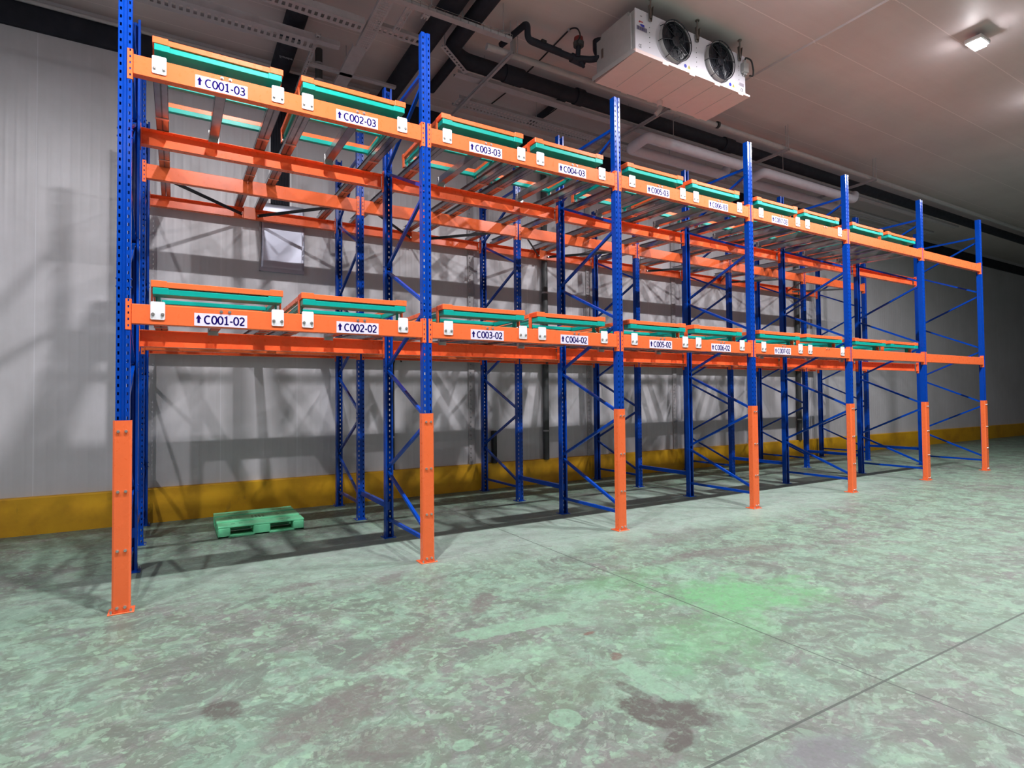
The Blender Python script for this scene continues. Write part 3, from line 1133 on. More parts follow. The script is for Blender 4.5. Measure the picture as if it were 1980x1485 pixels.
cart_p = {'orange': make_cart('orange'), 'green': make_cart('green')}
index_kids()
cart_first = {'orange': True, 'green': True}
NL = 10
for lv, L in LEV.items():
    for lane in range(1, NL + 1):
        b, li = divmod(lane - 1, 2)
        cx = COLS[b] + BAY / 2 + LANES[li]
        if lane <= 7:
            where = 'lane C00%d-0%d' % (lane, lv)
        else:
            where = '%s lane, %s past C007' % (levname[lv], {8: 'first', 9: 'second', 10: 'third'}[lane])
        for s, nm in ((-1, 'left'), (1, 'right')):
            o = rail_p if rail_first[0] else dup(rail_p)
            rail_first[0] = False
            o.location = (cx + s * 0.42, 0, L)
            tag(o, 'long sloping galvanised rail, %s side of %s' % (nm, where), 'rail', 'sloping rails of the push-back lanes')
        o = crail_p if rail_first[1] else dup(crail_p)
        rail_first[1] = False
        o.location = (cx + 0.005, 0, L)
        tag(o, 'short galvanised middle rail in %s' % where, 'rail', 'short middle rails')
        for kind, what in (('orange', 'orange pallet cart resting over the green one in '), ('green', 'green pallet cart nested under the orange one in ')):
            o = cart_p[kind] if cart_first[kind] else dup(cart_p[kind])
            cart_first[kind] = False
            o.location = (cx, 0, L)
            tag(o, what + where, 'pallet cart', 'nested push-back carts')

# ------------------------------------------------------------------ black plan bracing behind the upper level
brace_p = None
for b in range(len(COLS) - 1):
    xm = COLS[b] + BAY / 2
    zc = LEV[3] + 0.083
    mid = (0.0, F2Y + F2D - 0.075, -0.075)
    if brace_p is None:
        t = thing('rear_cross_bracing', None, None)
        MB().bbox(-0.075, 0.075, F2Y + F2D - 0.070, F2Y + F2D - 0.0415, -0.155, 0.008, 0.003).build('mounting_block', M['orange'], t)
        for s in (-1, 1):
            MB().bar((s * 0.10, F2Y + F2D - 0.06, -0.098), (s * (BAY / 2 - 0.16), F2Y + 0.075, -0.110), 0.006, 0.042).build('brace_strip', M['black'], t)
            MB().cyl((s * 0.10, F2Y + F2D - 0.09, -0.098), (s * 0.10, F2Y + F2D - 0.041, -0.098), 0.012, n=8).build('bolt', M['zinc'], t)
        brace_p = t
        index_kids()
        o = t
    else:
        o = dup(brace_p)
    o.location = (xm, 0, zc)
    tag(o, 'black V-shaped flat bracing on the rear upper beam, ' + bayname[b], 'rack bracing', 'black bracing behind the upper level')

# ------------------------------------------------------------------ pallet
pal = thing('plastic_pallet', 'bright green plastic pallet lying on the floor by the yellow kerb', 'pallet', (-1.175, 2.125, 0.0))
PX, PY, PH = 0.46, 0.92, 0.130
deck = MB()
yb = [(0.0, 0.22), (0.30, 0.60), (0.68, 0.92)]
for (a, c) in yb:
    deck.bbox(-PX, PX, a, c, PH - 0.022, PH, 0.004)
deck.box(-PX + 0.005, PX - 0.005, 0.22, 0.30, PH - 0.060, PH - 0.045)
deck.box(-PX + 0.005, PX - 0.005, 0.60, 0.68, PH - 0.060, PH - 0.045)
deck.build('deck', M['pallet'], pal)
sl_ = MB()
for (yy, hw) in ((0.245, 0.022), (0.39, 0.03), (0.47, 0.03), (0.635, 0.022)):
    for k in range(4):
        x0 = -0.075 + k * 0.040
        sl_.box(x0, x0 + 0.022, yy - hw / 2, yy + hw / 2, PH - 0.012 - (0.004 if yy in (0.245, 0.635) else 0), PH + 0.0008 - (0.016 if yy in (0.245, 0.635) else 0))
for sx in (-0.30, -0.22, 0.22, 0.30):
    for yy in (0.11, 0.43, 0.52, 0.78):
        sl_.box(sx - 0.02, sx + 0.02, yy - 0.005, yy + 0.005, PH - 0.01, PH + 0.0008)
sl_.build('deck_slots', M['pallet_dark'], pal)
for (x0, x1) in ((-PX, -PX + 0.125), (-0.095, 0.085), (PX - 0.125, PX)):
    for (y0, y1) in ((0.0, 0.14), (0.38, 0.54), (0.78, 0.92)):
        MB().bbox(x0, x1, y0, y1, 0.0, PH - 0.02, 0.010).build('block', M['pallet'], pal)
for (y0, y1) in ((0.0, 0.12), (0.40, 0.52), (0.80, 0.92)):
    MB().bbox(-PX, PX, y0, y1, 0.0, 0.020, 0.004).build('bottom_runner', M['pallet'], pal)
for (x0, x1) in ((-PX, -PX + 0.11), (-0.09, 0.08), (PX - 0.11, PX)):
    MB().bbox(x0, x1, 0.0, 0.92, 0.0, 0.018, 0.004).build('bottom_runner', M['pallet'], pal)

# ------------------------------------------------------------------ things on the back wall
WY = YB - 0.003
sp = thing('silver_cover_panel', 'crumpled silver sheet panel on the back wall under the black riser', 'panel', (-0.745, WY, 3.36))
n = 14
sh = MB()
vs, fs = [], []
random.seed(4)
for j in range(n + 1):
    for i in range(n + 1):
        u, v = i / n, j / n
        zz = 0.02 + v * 0.955
        dx = -0.285 + 0.575 * u + 0.012 * math.sin(3 * v)
        dy = -0.035 - 0.012 * math.sin(u * 5 + 1.3) * math.sin(v * 4.3) - 0.02 * (1 - v) * u
        vs.append((dx, dy, zz))
for j in range(n):
    for i in range(n):
        a = j * (n + 1) + i
        fs.append((a, a + 1, a + n + 2, a + n + 1))
sh.add(vs, fs, True)
sh.build('sheet', M['silver'], sp, solid=0.003)
MB().box(-0.30, 0.295, -0.055, 0.0, 0.0, 0.020).box(-0.30, 0.295, -0.058, -0.052, 0.0, 0.05).build('bottom_ledge', M['silver'], sp)
MB().box(-0.30, -0.284, -0.04, 0.0, 0.0, 0.95).build('side_channel', M['galv_dull'], sp)

rz = thing('insulated_riser', 'tall black ribbed insulated riser between white strips above the silver panel', 'riser duct', (-0.775, WY, 4.33))
ri = MB().box(-0.125, 0.125, -0.055, 0.0, 0.0, 1.70)
for k in range(7):
    x = -0.108 + k * 0.036
    ri.bbox(x - 0.009, x + 0.009, -0.072, -0.05, 0.0, 1.70, 0.004)
ri.build('ribbed_duct', M['rubber'], rz)
for s in (-1, 1):
    MB().box(s * 0.140 - 0.012, s * 0.140 + 0.012, -0.05, 0.0, 0.0, 1.68).build('edge_strip', M['white_plate'], rz)


def wall_pipe(name, label, x, r, z0, z1, mat, cat='pipe', y=None, hook=False):
    t = thing(name, label, cat, (x, WY, z0))
    yy = -r - 0.012 if y is None else y
    pts = [(0, yy, 0), (0, yy, z1 - z0)]
    if hook:
        pts += [(0.03, yy, z1 - z0 + 0.09), (0.10, yy, z1 - z0 + 0.10), (0.13, yy, z1 - z0 + 0.03)]
    MB().tube(pts, r, 14, 0.05 if hook else 0.0).build('pipe_run', mat, t)
    k = 0.5
    while k < z1 - z0 - 0.1:
        MB().cyl((0, yy, k), (0, yy, k + 0.03), r * 1.12, n=14).box(-0.012, 0.012, yy, 0.0, k, k + 0.03).build('pipe_clip', M['galv_dull'], t)
        k += 1.25
    return t


wall_pipe('wall_pipe', 'dark grey vertical pipe on the back wall behind the C003 and C004 lanes', 3.735, 0.055, CURB_H, 5.97, M['dark_grey'])
wall_pipe('short_pipe', 'short black pipe stub standing on the yellow kerb', 2.66, 0.05, CURB_H, 0.985, M['black'])
wall_pipe('cable_conduit', 'thin black cable conduit with hooked top on the wall behind the C002 lanes', 0.895, 0.012, CURB_H, 2.10, M['black'], 'conduit', hook=True)
wall_pipe('wall_pipe', 'far dark grey vertical pipe on the back wall at the right edge', 11.30, 0.055, CURB_H, 5.97, M['dark_grey'])


def perf_strip(x, label):
    t = thing('perforated_channel', label, 'cable channel', (x, WY, CURB_H))
    mb = MB()
    hh = 5.97 - CURB_H
    y = -0.03
    mb.sheet([(-0.03, 0.0), (-0.03, y), (-0.008, y)], 0, hh)
    mb.sheet([(0.008, y), (0.075, y), (0.075, 0.0)], 0, hh)
    z, zp = 0.03, 0.0
    while z + 0.02 < hh:
        mb.sheet([(-0.008, y), (0.008, y)], zp, z)
        zp = z + 0.018
        z += 0.075
    mb.sheet([(-0.008, y), (0.008, y)], zp, hh)
    mb.build('channel', M['grey_pvc'], t, solid=0.0015)
    MB().box(-0.02, 0.06, -0.004, -0.001, 0, hh).build('backing', M['white_plate'], t)
    return t


perf_strip(2.235, 'grey perforated upright channel on the wall behind the C003 lanes')
perf_strip(4.745, 'grey perforated upright channel on the wall behind the C004 and C005 lanes')
perf_strip(7.02, 'grey perforated upright channel on the wall behind the C006 lanes')

# ------------------------------------------------------------------ ceiling services
def rod(parent, x, y, z0, z1=CEIL, r=0.005):
    return MB().cyl((x, y, z0), (x, y, z1), r, n=8).build('hanger_rod', M['galv_dull'], parent)


# galvanised sprinkler-like pipe with a tee riser
t = thing('ceiling_pipe', 'grey galvanised pipe running level under the ceiling behind the cooler', 'pipe')
MB().tube([(1.34, 1.23, 6.02), (24.0, 1.20, 6.02)], 0.042, 14, 0).build('pipe_run', M['grey_pvc'], t)
MB().tube([(1.735, 1.225, 6.02), (1.735, 1.225, 6.31), (1.60, 1.33, 6.33)], 0.034, 14, 0.05).build('riser', M['grey_pvc'], t)
MB().cyl((5.62, 1.208, 6.02), (5.66, 1.208, 6.02), 0.056, n=14).build('coupling', M['black'], t)
for x in (1.72, 4.42, 7.38, 10.3):
    rod(t, x, 1.10, 5.97)

# black insulated mains
def duct(name, label, pts, r, rnd=0.2, collars=()):
    t = thing(name, label, 'insulated pipe')
    MB().tube(pts, r, 18, rnd, 8).build('pipe_run', M['rubber'], t)
    if collars:
        for (a, b2) in collars:
            MB().cyl(a, b2, r * 1.16, n=18).build('collar', M['rubber'], t)
    return t


duct('insulated_main', 'thick black insulated pipe bending under the ceiling and running right above the rack',
     [(1.07, -6.0, 6.20), (1.07, 1.72, 6.18), (1.30, 1.86, 6.16), (24.0, 1.84, 6.16)], 0.105, 0.35,
     [((1.95, 1.85, 6.16), (2.25, 1.85, 6.16)), ((3.2, 1.85, 6.16), (3.34, 1.85, 6.16)), ((6.55, 1.85, 6.16), (6.8, 1.85, 6.16))])
duct('insulated_main', 'thick black insulated pipe running straight to the wall over the C002 lanes',
     [(0.74, -6.0, 6.20), (0.74, 3.50, 6.20)], 0.13, 0)
duct('insulated_main', 'narrow black insulated pipe high over the C003 lanes, ending short of the wall',
     [(1.30, 2.0, 6.30), (1.31, 2.98, 6.30)], 0.07, 0)
t = duct('insulated_main', 'printed black insulated pipe over the C001 and C002 lanes leading to the wall riser',
         [(-0.79, -6.0, 6.26), (-0.79, 3.46, 6.26)], 0.125, 0)
for yy in (2.36, 2.94):
    text_obj('Evonaline', 0.055, M['logo_print'], t, (-0.88, yy, 6.128), shear=0.35, width_fit=0.17, name='printed_logo').rotation_euler = (R(-90), 0, 0)

# small insulated pipe with valve feeding the cooler
t = thing('refrigerant_line', 'black insulated small pipe with red-capped valve entering the cooler from the left', 'insulated pipe')
MB().tube([(1.66, 1.42, 6.24), (1.725, 0.86, 6.24), (1.725, 0.86, 6.02), (2.42, 0.86, 6.00), (2.62, 0.72, 5.96), (2.70, 0.62, 5.96)], 0.040, 14, 0.08, 6).build('pipe_run', M['rubber'], t)
MB().tube([(1.735, 0.875, 6.075), (2.25, 0.875, 6.06)], 0.014, 8).build('cable_run', M['rubber'], t)
v = MB()
v.cyl((2.40, 0.86, 6.0), (2.60, 0.86, 5.985), 0.058, n=14)
v.cyl((2.46, 0.80, 5.99), (2.46, 0.78, 6.12), 0.032, n=12)
v.cyl((2.52, 0.82, 5.99), (2.54, 0.78, 5.87), 0.030, 0.02, n=12)
v.build('valve_body', M['rubber'], t)
v = MB()
v.cyl((2.46, 0.78, 6.12), (2.46, 0.78, 6.17), 0.068, 0.072, n=16)
v.build('actuator', M['dark_grey'], t)
v = MB()
v.cyl((2.46, 0.78, 6.17), (2.46, 0.78, 6.235), 0.066, 0.058, n=16)
vo = v.build('actuator_cap', M['red_cap'], t)
vo['label'] = 'dark red cap on the valve'
MB().bbox(1.92, 2.00, 0.83, 0.90, 6.03, 6.09, 0.01).build('sensor', M['black'], t)

v = MB().tube([(3.0, 0.78, 6.13), (2.84, 0.78, 6.14), (2.79, 0.78, 6.17), (2.79, 0.78, 6.30)], 0.075, 16, 0.04, 6)
v.build('pipe_cap', M['rubber'], t)
duct('insulated_main', 'short black insulated pipe crossing to the wall high above the C004 lane',
     [(3.25, 1.98, 6.31), (3.25, 3.22, 6.31)], 0.05, 0)
for k, dx in enumerate((0.10, 0.15)):
    t = thing('power_cable', ('upper' if k else 'lower') + ' of two thin black cables beside the short black pipe over C004', 'cable')
    MB().tube([(3.25 + dx, 2.1, 6.385), (3.25 + dx + 0.02, 2.65, 6.37), (3.25 + dx, 3.2, 6.385)], 0.009, 8, 0.2, 5).build('cable_run', M['black'], t)

t = thing('power_cable', 'thin black cable looping down from the ceiling to the valve', 'cable')
MB().tube([(2.40, 3.27, 6.392), (2.455, 2.6, 6.392), (2.44, 1.7, 6.392), (2.40, 0.86, 6.390), (2.42, 0.74, 6.33), (2.43, 0.69, 6.20), (2.36, 0.69, 6.10), (2.40, 0.70, 6.09)], 0.010, 8, 0.10, 5).build('cable_run', M['black'], t)
MB().cyl((2.40, 0.90, 6.375), (2.40, 0.90, 6.40), 0.02, n=10).build('cable_clip', M['galv_dull'], t)


T1Y, T2Y = 2.065, 1.47


# cable trays: X or Y direction channels, with slots
def tray(label, ax, a0, a1, c, w, z, side=0.045, slots=True, pitch=0.05, rows=2, slot_w=0.5, group=None, mat=None, hang=(), mesh_side=False):
    """perforated channel; ax 0 = along x, 1 = along y. bottom sheet with real slots, two side walls"""
    t = thing('cable_tray', label, 'cable tray', (0, 0, 0), group)
    mb = MB()

    def P(u, v, zz):
        return (u, c + v, zz) if ax == 0 else (c + v, u, zz)

    def q(u0, u1, v0, v1, zz=z):
        mb.add([P(u0, v0, zz), P(u1, v0, zz), P(u1, v1, zz), P(u0, v1, zz)], [(0, 1, 2, 3)])
    hw = w / 2
    if not slots:
        q(a0, a1, -hw, hw)
    else:
        edge = w * 0.14
        inner = w - 2 * edge
        q(a0, a1, -hw, -hw + edge)
        q(a0, a1, hw - edge, hw)
        rh = inner / rows
        for r_ in range(rows):
            v0 = -hw + edge + r_ * rh
            m0, m1 = v0 + rh * 0.22, v0 + rh * 0.78
            q(a0, a1, v0, m0)
            q(a0, a1, m1, v0 + rh)
            u = a0
            while u < a1 - 1e-6:
                ue = min(u + pitch, a1)
                q(u, min(u + pitch * (1 - slot_w), a1), m0, m1)
                u = ue
    for s in (-1, 1):
        vv = s * hw
        mb.add([P(a0, vv, z), P(a1, vv, z), P(a1, vv, z + side), P(a0, vv, z + side)], [(0, 1, 2, 3)])
    mb.build('tray_channel', mat or M['galv_dull'], t, solid=0.0015)
    for u in hang:
        p = P(u, 0, 0)
        rod(t, p[0], p[1] + 0.0, z)
    return t


tray('galvanised slotted cable tray over the C001 lanes, ending before the perforated tray', 0, -5.5, -0.60, T1Y + 0.13, 0.26, 5.95, side=0.085, rows=1, pitch=0.07, hang=(-3.2,))
tray('narrow end piece of galvanised tray continuing toward the wide perforated tray', 0, -0.60, -0.29, T1Y + 0.05, 0.09, 5.97, side=0.06, slots=False)
tray('slotted grey cable tray at the very top of the view over the C002 lane', 0, -5.5, -0.15, T2Y + 0.085, 0.17, 5.95, side=0.085, rows=1, pitch=0.07)
tray('wide finely perforated tray crossing toward the wall above the C002-03 sign', 1, 0.2, 2.02, -0.03, 0.155, 6.0, rows=5, pitch=0.045, slot_w=0.42)
tray('plain wide tray end joined to the perforated tray, nearest the wall', 1, 2.02, 3.35, -0.055, 0.17, 6.0, slots=False, hang=(2.7,))
tray('narrow double-slotted strip between trays near the first tall post', 1, 0.95, 1.52, 0.235, 0.075, 6.0, side=0.03, rows=2, pitch=0.10, slot_w=0.6)
tray('short double-slotted plate hanging by the long wire mesh tray', 1, 0.92, 1.10, 0.44, 0.08, 5.99, side=0.02, rows=2, pitch=0.09, slot_w=0.5)
tray('slotted cross tray above the gap left of the first tall post', 0, 0.02, 0.60, 1.62, 0.16, 6.05, rows=1, pitch=0.07)
tray('thin cross channel tying the trays together over the C002 lane', 0, -0.56, 0.65, 2.72, 0.07, 6.0, side=0.03, slots=False)
tray('slim slotted channel running to the wall over the gap between C001 and C002', 1, 2.0, 3.45, -0.565, 0.05, 5.99, side=0.03, rows=1, pitch=0.06)
tray('long grey tray under the ceiling over the C003 to C007 lanes', 0, 1.25, 16.0, 1.97, 0.13, 6.0, slots=False, hang=(1.7, 4.4, 7.4))
tray('long slotted grey tray nearer the wall over the C003 to C007 lanes', 0, 1.55, 16.0, 2.62, 0.26, 6.0, rows=2, pitch=0.06, hang=(3.0, 6.0))
mt = tray('long galvanised wire mesh tray over the first tall post, ending at the black pipe elbow', 0, -5.5, 1.50, 0.90, 0.085, 5.95, side=0.035, slots=False, mat=M['galv_dull'], hang=(0.45, 0.85, 1.40))
ms = MB()
for s in (-1, 1):
    for zz in (5.985, 6.01):
        ms.cyl((-5.5, 0.90 + s * 0.045, zz), (1.50, 0.90 + s * 0.045, zz), 0.0025, n=6)
    for k in range(70):
        x = 1.50 - k * 0.1
        ms.cyl((x, 0.90 + s * 0.045, 5.95), (x, 0.90 + s * 0.045, 6.01), 0.0025, n=6)
ms.build('mesh_side', M['galv'], mt)

# strut channels carrying the services, running to the wall
for i, (x, y0, nm) in enumerate(((1.64, 1.08, 'left strut channel, over the C003 lane'), (4.44, 1.12, 'middle strut channel, over the C004 and C005 lanes'), (7.40, 1.10, 'right strut channel, over the C006 and C007 lanes'), (10.3, 1.10, 'farthest strut channel on the right'))):
    t = thing('strut_channel', 'dark steel ' + nm + ', reaching to the wall', 'strut', (x, 0, 5.93), 'strut channels under the services')
    s_ = MB()
    s_.box(-0.022, 0.022, y0, 3.60, 0.0, 0.003)
    s_.box(-0.022, -0.019, y0, 3.60, 0.0, 0.045)
    s_.box(0.019, 0.022, y0, 3.60, 0.0, 0.045)
    s_.build('channel', M['galv_dull'], t)
    MB().cyl((0, y0 + 0.06, 0.0), (0, y0 + 0.06, CEIL - 5.93), 0.006, n=8).build('hanger_rod', M['galv_dull'], t)
    MB().box(-0.05, 0.05, 3.585, 3.60, -0.05, 0.09).build('wall_bracket', M['galv_dull'], t)

t = thing('slotted_bracket', 'slanting slotted steel bracket beside the black pipe bend', 'bracket')
MB().bar((0.85, 1.47, 6.0), (1.36, 1.87, 6.0), 0.075, 0.004).bar((0.84, 1.50, 6.02), (1.34, 1.90, 6.02), 0.004, 0.035).build('strip', M['galv_dull'], t)
sb = MB()
for k in range(9):
    f = (k + 0.7) / 10
    cx_, cy_ = 0.85 + 0.51 * f, 1.47 + 0.40 * f
    sb.bar((cx_ - 0.012, cy_ - 0.0094, 5.9975), (cx_ + 0.012, cy_ + 0.0094, 5.9975), 0.022, 0.003)
sb.build('slots', M['black'], t)
rod(t, 0.88, 1.50, 6.0)
rod(t, 1.33, 1.86, 6.0)

t = thing('wall_top_pipe', 'thin dark pipe along the top of the wall at the left', 'pipe')
MB().tube([(-5.5, 3.50, 6.275), (0.5, 3.50, 6.275)], 0.026, 10).build('pipe_run', M['grey_pvc'], t)
t = thing('drop_pipe', 'dark vertical flanged pipe hanging over the gap between C001 and C002 lanes', 'pipe', (-0.36, 2.98, 0))
MB().cyl((0, 0, 5.93), (0, 0, CEIL), 0.05, n=16).build('pipe_run', M['dark_grey'], t)
MB().cyl((0, 0, 5.94), (0, 0, 5.965), 0.068, n=16).cyl((0, 0, 6.18), (0, 0, 6.20), 0.066, n=16).build('flange', M['grey_pvc'], t)

# pairs of big pale insulated pipes
for i, (xa, xb, nm) in enumerate(((4.50, 6.95, 'left U-shaped pair of thick pale insulated pipes over the C005 and C006 lanes'), (7.45, 10.6, 'right pair of thick pale insulated pipes over the C007 lane'))):
    t = thing('pale_header_pipes', nm, 'insulated pipe')
    MB().tube([(xb, 1.70, 5.88), (xb - 0.12, 1.66, 5.74), (xa, 1.66, 5.74), (xa, 2.06, 5.70), (xb - 0.12, 2.06, 5.70), (xb, 2.10, 5.84)], 0.086, 18, 0.07, 5).build('pipe_run', M['lagging'] if 'lagging' in M else M['grey_pvc'], t)
    rod(t, xa + 0.6, 1.66, 5.78)
    rod(t, xb - 0.6, 2.06, 5.78)

# ------------------------------------------------------------------ air cooler
CX0, CX1, CY0, CY1, CZ0, CZ1 = 2.66, 4.70, -0.04, 0.62, 5.70, 6.225
cl = thing('air_cooler', 'white twin-fan air cooler hanging from the ceiling at the upper right', 'air cooler', (0, 0, 0))
MB().bbox(CX0 + 0.03, CX1, CY0 + 0.012, CY1, CZ0, CZ1 - 0.01, 0.006).build('coil_casing', M['cooler_side'], cl)
fp = MB().bbox(CX0 + 0.025, CX1, CY0, CY0 + 0.014, CZ0 - 0.01, CZ1, 0.004)
fpo = fp.build('front_panel', M['cooler'], cl)
fpo['label'] = 'white front panel with stickers'
MB().bbox(CX0, CX0 + 0.03, CY0 + 0.05, CY1 + 0.04, CZ0 - 0.02, CZ1 - 0.06, 0.004).box(CX0 + 0.008, CX0 + 0.03, CY0 + 0.10, CY1 - 0.05, CZ1 - 0.06, CZ1).build('side_door', M['cooler_side'], cl)
MB().bbox(CX0 - 0.008, CX0, 0.52, 0.56, 5.90, 6.02, 0.003).build('door_latch', M['bracket'], cl)
# drip tray with folded rim tabs
tr = MB()
zt_, zb_ = CZ0 + 0.0, 5.655
tr.add([(CX0 - 0.01, -0.075, zb_), (4.745, -0.075, zb_), (4.745, 0.68, zb_ - 0.012), (CX0 - 0.01, 0.68, zb_ - 0.012),
        (CX0 - 0.01, -0.075, zt_), (4.745, -0.075, zt_ - 0.02), (4.745, 0.68, zt_ - 0.0), (CX0 - 0.01, 0.68, zt_)],
       [(0, 3, 2, 1), (0, 1, 5, 4), (1, 2, 6, 5), (2, 3, 7, 6), (3, 0, 4, 7), (4, 5, 6, 7)])
for yy in (-0.078, 0.68):
    for k in range(4):
        x = CX0 + 0.48 + k * 0.47
        tr.box(x - 0.05, x + 0.05, yy, yy + 0.003, zb_ - 0.022, zb_ + 0.02)
tro = tr.build('drip_tray', M['cooler_tray'], cl)
for k in range(5):
    x = CX0 + 0.30 + k * 0.37
    MB().bar((x, -0.02, zb_ - 0.001), (x + 0.0, 0.62, zb_ - 0.011), 0.006, 0.004).build('tray_seam', M['cooler_side'], tro)
sk2 = MB()
sk2.add([(CX0 - 0.01, -0.075, zb_), (CX0 - 0.06, 0.68, zb_ - 0.01), (CX0 - 0.06, 0.68, zb_ + 0.05), (CX0 - 0.01, -0.02, zt_ + 0.02)], [(0, 1, 2, 3)])
sk2.build('side_skirt', M['cooler_side'], cl, solid=0.004)
MB().cyl((3.72, 0.60, 5.655), (3.72, 0.60, 5.57), 0.038, n=14).build('drain_socket', M['cooler_tray'], cl)
MB().tube([(3.72, 0.60, 5.575), (3.72, 0.60, 5.515), (3.68, 0.64, 5.46)], 0.030, 12, 0.04).build('drain_pipe', M['grey_pvc'], cl)


def make_fan(x, z):
    f = MB()
    r = 0.240
    # ring duct
    nseg = 36
    prof = [(0.015, r + 0.012), (-0.045, r + 0.010), (-0.050, r + 0.004), (-0.046, r - 0.002)]
    vs, fs = [], []
    for k in range(nseg):
        a = 2 * math.pi * k / nseg
        for (yy, rr) in prof:
            vs.append((rr * math.cos(a), yy, rr * math.sin(a)))
    m_ = len(prof)
    for k in range(nseg):
        for j in range(m_ - 1):
            fs.append((k * m_ + j, k * m_ + j + 1, ((k + 1) % nseg) * m_ + j + 1, ((k + 1) % nseg) * m_ + j))
    f.add(vs, fs, True)
    fo = f.build('fan_ring', M['cooler_side'], cl, (x, CY0, z))
    vs, fs = [], []
    for k in range(nseg):
        a = 2 * math.pi * k / nseg
        for (yy, rr) in ((-0.047, r - 0.001), (-0.030, r - 0.012), (0.0, r - 0.016)):
            vs.append((rr * math.cos(a), yy, rr * math.sin(a)))
    for k in range(nseg):
        for j in range(2):
            fs.append((k * 3 + j, k * 3 + j + 1, ((k + 1) % nseg) * 3 + j + 1, ((k + 1) % nseg) * 3 + j))
    d = MB()
    d.add(vs, fs, True)
    d.cyl((0, -0.002, 0), (0, 0.0005, 0), r - 0.012, n=36)
    d.build('fan_opening', M['fan_black'], fo)
    hb = MB()
    hb.cyl((0, 0.0, 0), (0, -0.040, 0), 0.075, 0.062, n=20)
    hb.build('motor_hub', M['fan_black'], fo)
    bd = MB()
    for k in range(5):
        a0 = 2 * math.pi * k / 5 + 0.3
        pts = []
        for (rr, da, yy) in ((0.07, -0.16, -0.006), (0.07, 0.22, -0.028), (0.150, 0.36, -0.032), (0.226, 0.52, -0.030), (0.226, -0.02, -0.008), (0.15, -0.10, -0.005)):
            a = a0 + da
            pts.append((rr * math.cos(a), yy, rr * math.sin(a)))
        bd.add(pts, [tuple(range(6))])
    bd.build('fan_blades', M['fan_black'], fo, solid=0.003)
    g = MB()
    for rr in (0.06, 0.095, 0.13, 0.165, 0.20, 0.228, 0.252):
        ring = [(rr * math.cos(2 * math.pi * k / 32), -0.062 - 0.010 * (1 - rr / 0.252), rr * math.sin(2 * math.pi * k / 32)) for k in range(33)]
        g.tube(ring, 0.0022 if rr < 0.25 else 0.007, 5, cap=False)
    for k in range(8):
        a = 2 * math.pi * k / 8 + 0.2
        g.cyl((0.05 * math.cos(a), -0.072, 0.05 * math.sin(a)), (0.257 * math.cos(a), -0.060, 0.257 * math.sin(a)), 0.004, n=6)
        g.cyl((0.257 * math.cos(a), -0.060, 0.257 * math.sin(a)), (0.272 * math.cos(a), 0.0, 0.272 * math.sin(a)), 0.004, n=6)
    g.build('guard_grille', M['fan_black'], fo)
    return fo


make_fan(3.325, 5.985)
make_fan(4.155, 5.985)
for x in (2.915, 3.735, 4.565):
    br = MB()
    br.add([(x - 0.032, -0.052, 6.30), (x + 0.032, -0.052, 6.30), (x + 0.022, -0.052, 6.12), (x - 0.022, -0.052, 6.12),
            (x - 0.032, -0.085, 6.30), (x + 0.032, -0.085, 6.30), (x + 0.022, -0.062, 6.12), (x - 0.022, -0.062, 6.12)],
           [(0, 1, 2, 3), (0, 4, 7, 3), (1, 5, 6, 2), (3, 2, 6, 7)])
    bo = br.build('hanger_bracket', M['bracket'], cl, solid=0.003)
    MB().cyl((x, -0.065, 6.15), (x, -0.065, CEIL), 0.010, n=10).cyl((x, -0.065, CEIL - 0.012), (x, -0.065, CEIL), 0.028, n=12).build('hanger_bolt', M['bracket'], bo)
for x in (2.915, 4.565):
    bo = MB().box(x - 0.03, x + 0.03, 0.62, 0.63, 6.12, 6.30).build('hanger_bracket', M['bracket'], cl)
    MB().cyl((x, 0.64, 6.15), (x, 0.64, CEIL), 0.010, n=10).build('hanger_bolt', M['bracket'], bo)
# rivet dots
for x in (2.915, 3.735, 4.565):
    for k in range(5):
        z = 6.05 - k * 0.062
        MB().cyl((0, 0, 0), (0, -0.002, 0), 0.006, n=8).build('screw', M['dark_grey'], cl, (x, CY0, z))
# stickers
yk = CY0 - 0.0012


def sticker(nm, mat, pts):
    mb = MB()
    n_ = len(pts)
    vs = [(x, yk, z) for x, z in pts] + [(x, yk + 0.0012, z) for x, z in pts]
    mb.add(vs, [tuple(range(n_)), tuple(range(n_, 2 * n_))[::-1]] + [(k, (k + 1) % n_, n_ + (k + 1) % n_, n_ + k) for k in range(n_)])
    return mb.build(nm, mat, cl)


sticker('logo_sticker', M['red_mark'], [(2.735, 6.062), (2.75, 6.085), (2.815, 6.082), (2.80, 6.070), (2.765, 6.069), (2.76, 6.060)])
sticker('logo_sticker', M['blue_mark'], [(2.755, 6.035), (2.785, 6.050), (2.83, 6.052), (2.835, 6.022), (2.79, 6.020)])
sticker('print_mark', M['dark_grey'], [(2.765, 6.150), (2.795, 6.150), (2.795, 6.142), (2.765, 6.142)])
lb = sticker('barcode_label', M['lilac_label'], [(2.705, 6.02), (2.875, 6.02), (2.875, 5.965), (2.705, 5.965)])
bc = MB()
random.seed(2)
x = 2.712
while x < 2.865:
    w_ = random.choice((0.002, 0.003, 0.005))
    bc.box(x, x + w_, yk - 0.0008, yk, 5.972, 6.013)
    x += w_ + random.choice((0.003, 0.004, 0.006))
bc.build('barcode', M['ink'], lb)
text_obj('CE', 0.040, M['dark_grey'], cl, (2.735, yk, 5.775), name='lettering')
text_obj('CE', 0.040, M['dark_grey'], cl, (4.60, yk, 5.735), name='lettering')
sticker('label', M['lilac_label'], [(4.575, 5.83), (4.665, 5.83), (4.665, 5.785), (4.575, 5.785)])
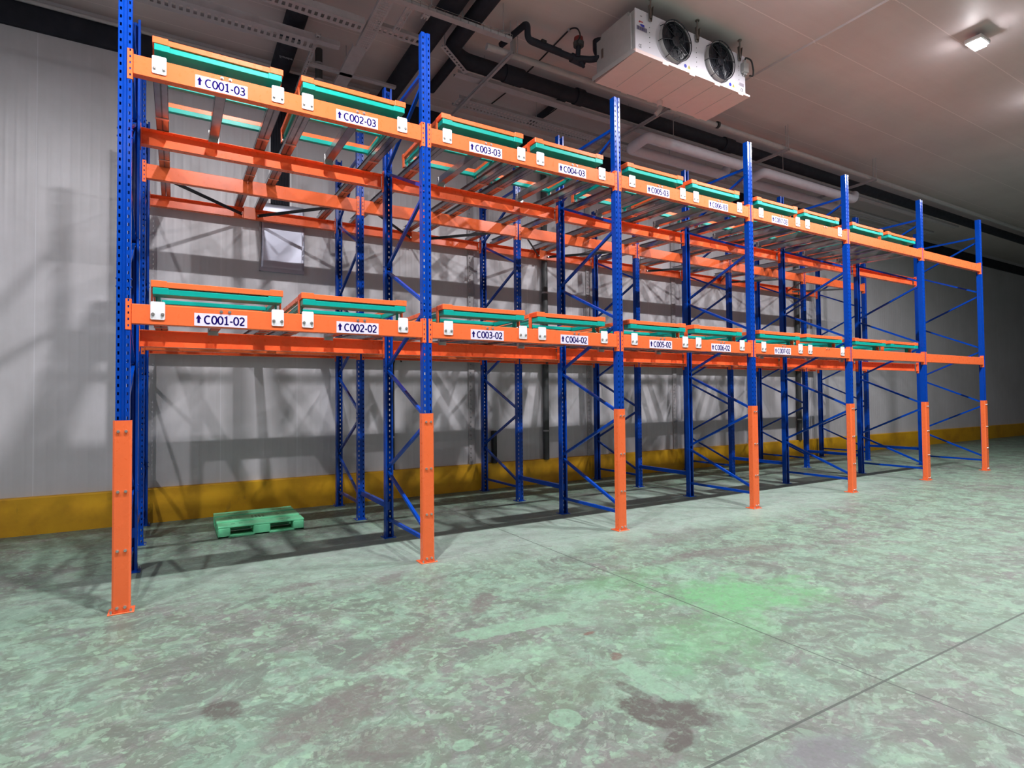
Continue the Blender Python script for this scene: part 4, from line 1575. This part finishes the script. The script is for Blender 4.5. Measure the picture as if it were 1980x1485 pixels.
for (x, z) in ((3.530, 5.755), (4.385, 5.750)):
    sticker('round_sticker', M['blue_mark'], [(x + 0.024 * math.cos(a), z + 0.024 * math.sin(a)) for a in [2 * math.pi * k / 18 for k in range(18)]])
    tri = sticker('warning_sticker', M['yellow_tri'], [(x + 0.037, z - 0.022), (x + 0.065, z + 0.028), (x + 0.093, z - 0.022)])
    MB().box(x + 0.061, x + 0.069, yk - 0.001, yk, z - 0.015, z + 0.010).build('exclamation_bar', M['dark_grey'], tri)
jb = MB().bbox(4.60, 4.70, -0.105, CY0, 5.965, 6.10, 0.008).build('junction_box', M['cooler_side'], cl)
MB().cyl((4.655, -0.075, 6.10), (4.655, -0.075, 6.135), 0.018, n=10).cyl((4.64, -0.075, 5.965), (4.64, -0.075, 5.94), 0.013, n=10).cyl((4.675, -0.075, 5.965), (4.675, -0.075, 5.94), 0.013, n=10).build('cable_gland', M['cooler_side'], jb)
MB().tube([(4.655, -0.075, 6.135), (4.655, -0.085, 6.175), (4.76, -0.10, 6.165), (4.80, -0.10, 6.02), (4.80, -0.09, 5.95), (4.74, -0.08, 5.95)], 0.011, 8, 0.05, 5).build('cable', M['black'], jb)

# ------------------------------------------------------------------ ceiling lamps
lampname = ['left end', 'first', 'second', 'third', 'fourth', 'fifth', 'sixth']
lp = thing('ceiling_light', None, None)
MB().bbox(-0.14, 0.14, -0.10, 0.10, 0.0, 0.06, 0.012).build('housing', M['lamp_body'], lp)
MB().bbox(-0.11, 0.11, -0.07, 0.07, -0.035, 0.0, 0.010).build('diffuser', M['tube'], lp)
MB().cyl((0, 0, 0.06), (0, 0, CEIL - LAMP_Z), 0.012, n=8).build('hanger_rod', M['galv_dull'], lp)
index_kids()
for i, x in enumerate(LAMPS):
    o = lp if i == 0 else dup(lp)
    o.location = (x, LAMP_Y, LAMP_Z)
    tag(o, 'white ceiling lamp hanging in the aisle, %s of the row from the left' % lampname[i], 'ceiling lamp', 'row of aisle lamps')

for o in bpy.data.objects:
    if o.parent is None and 'label' in o.keys() and 'kind' not in o.keys() and 'category' in o.keys():
        o['kind'] = 'thing'
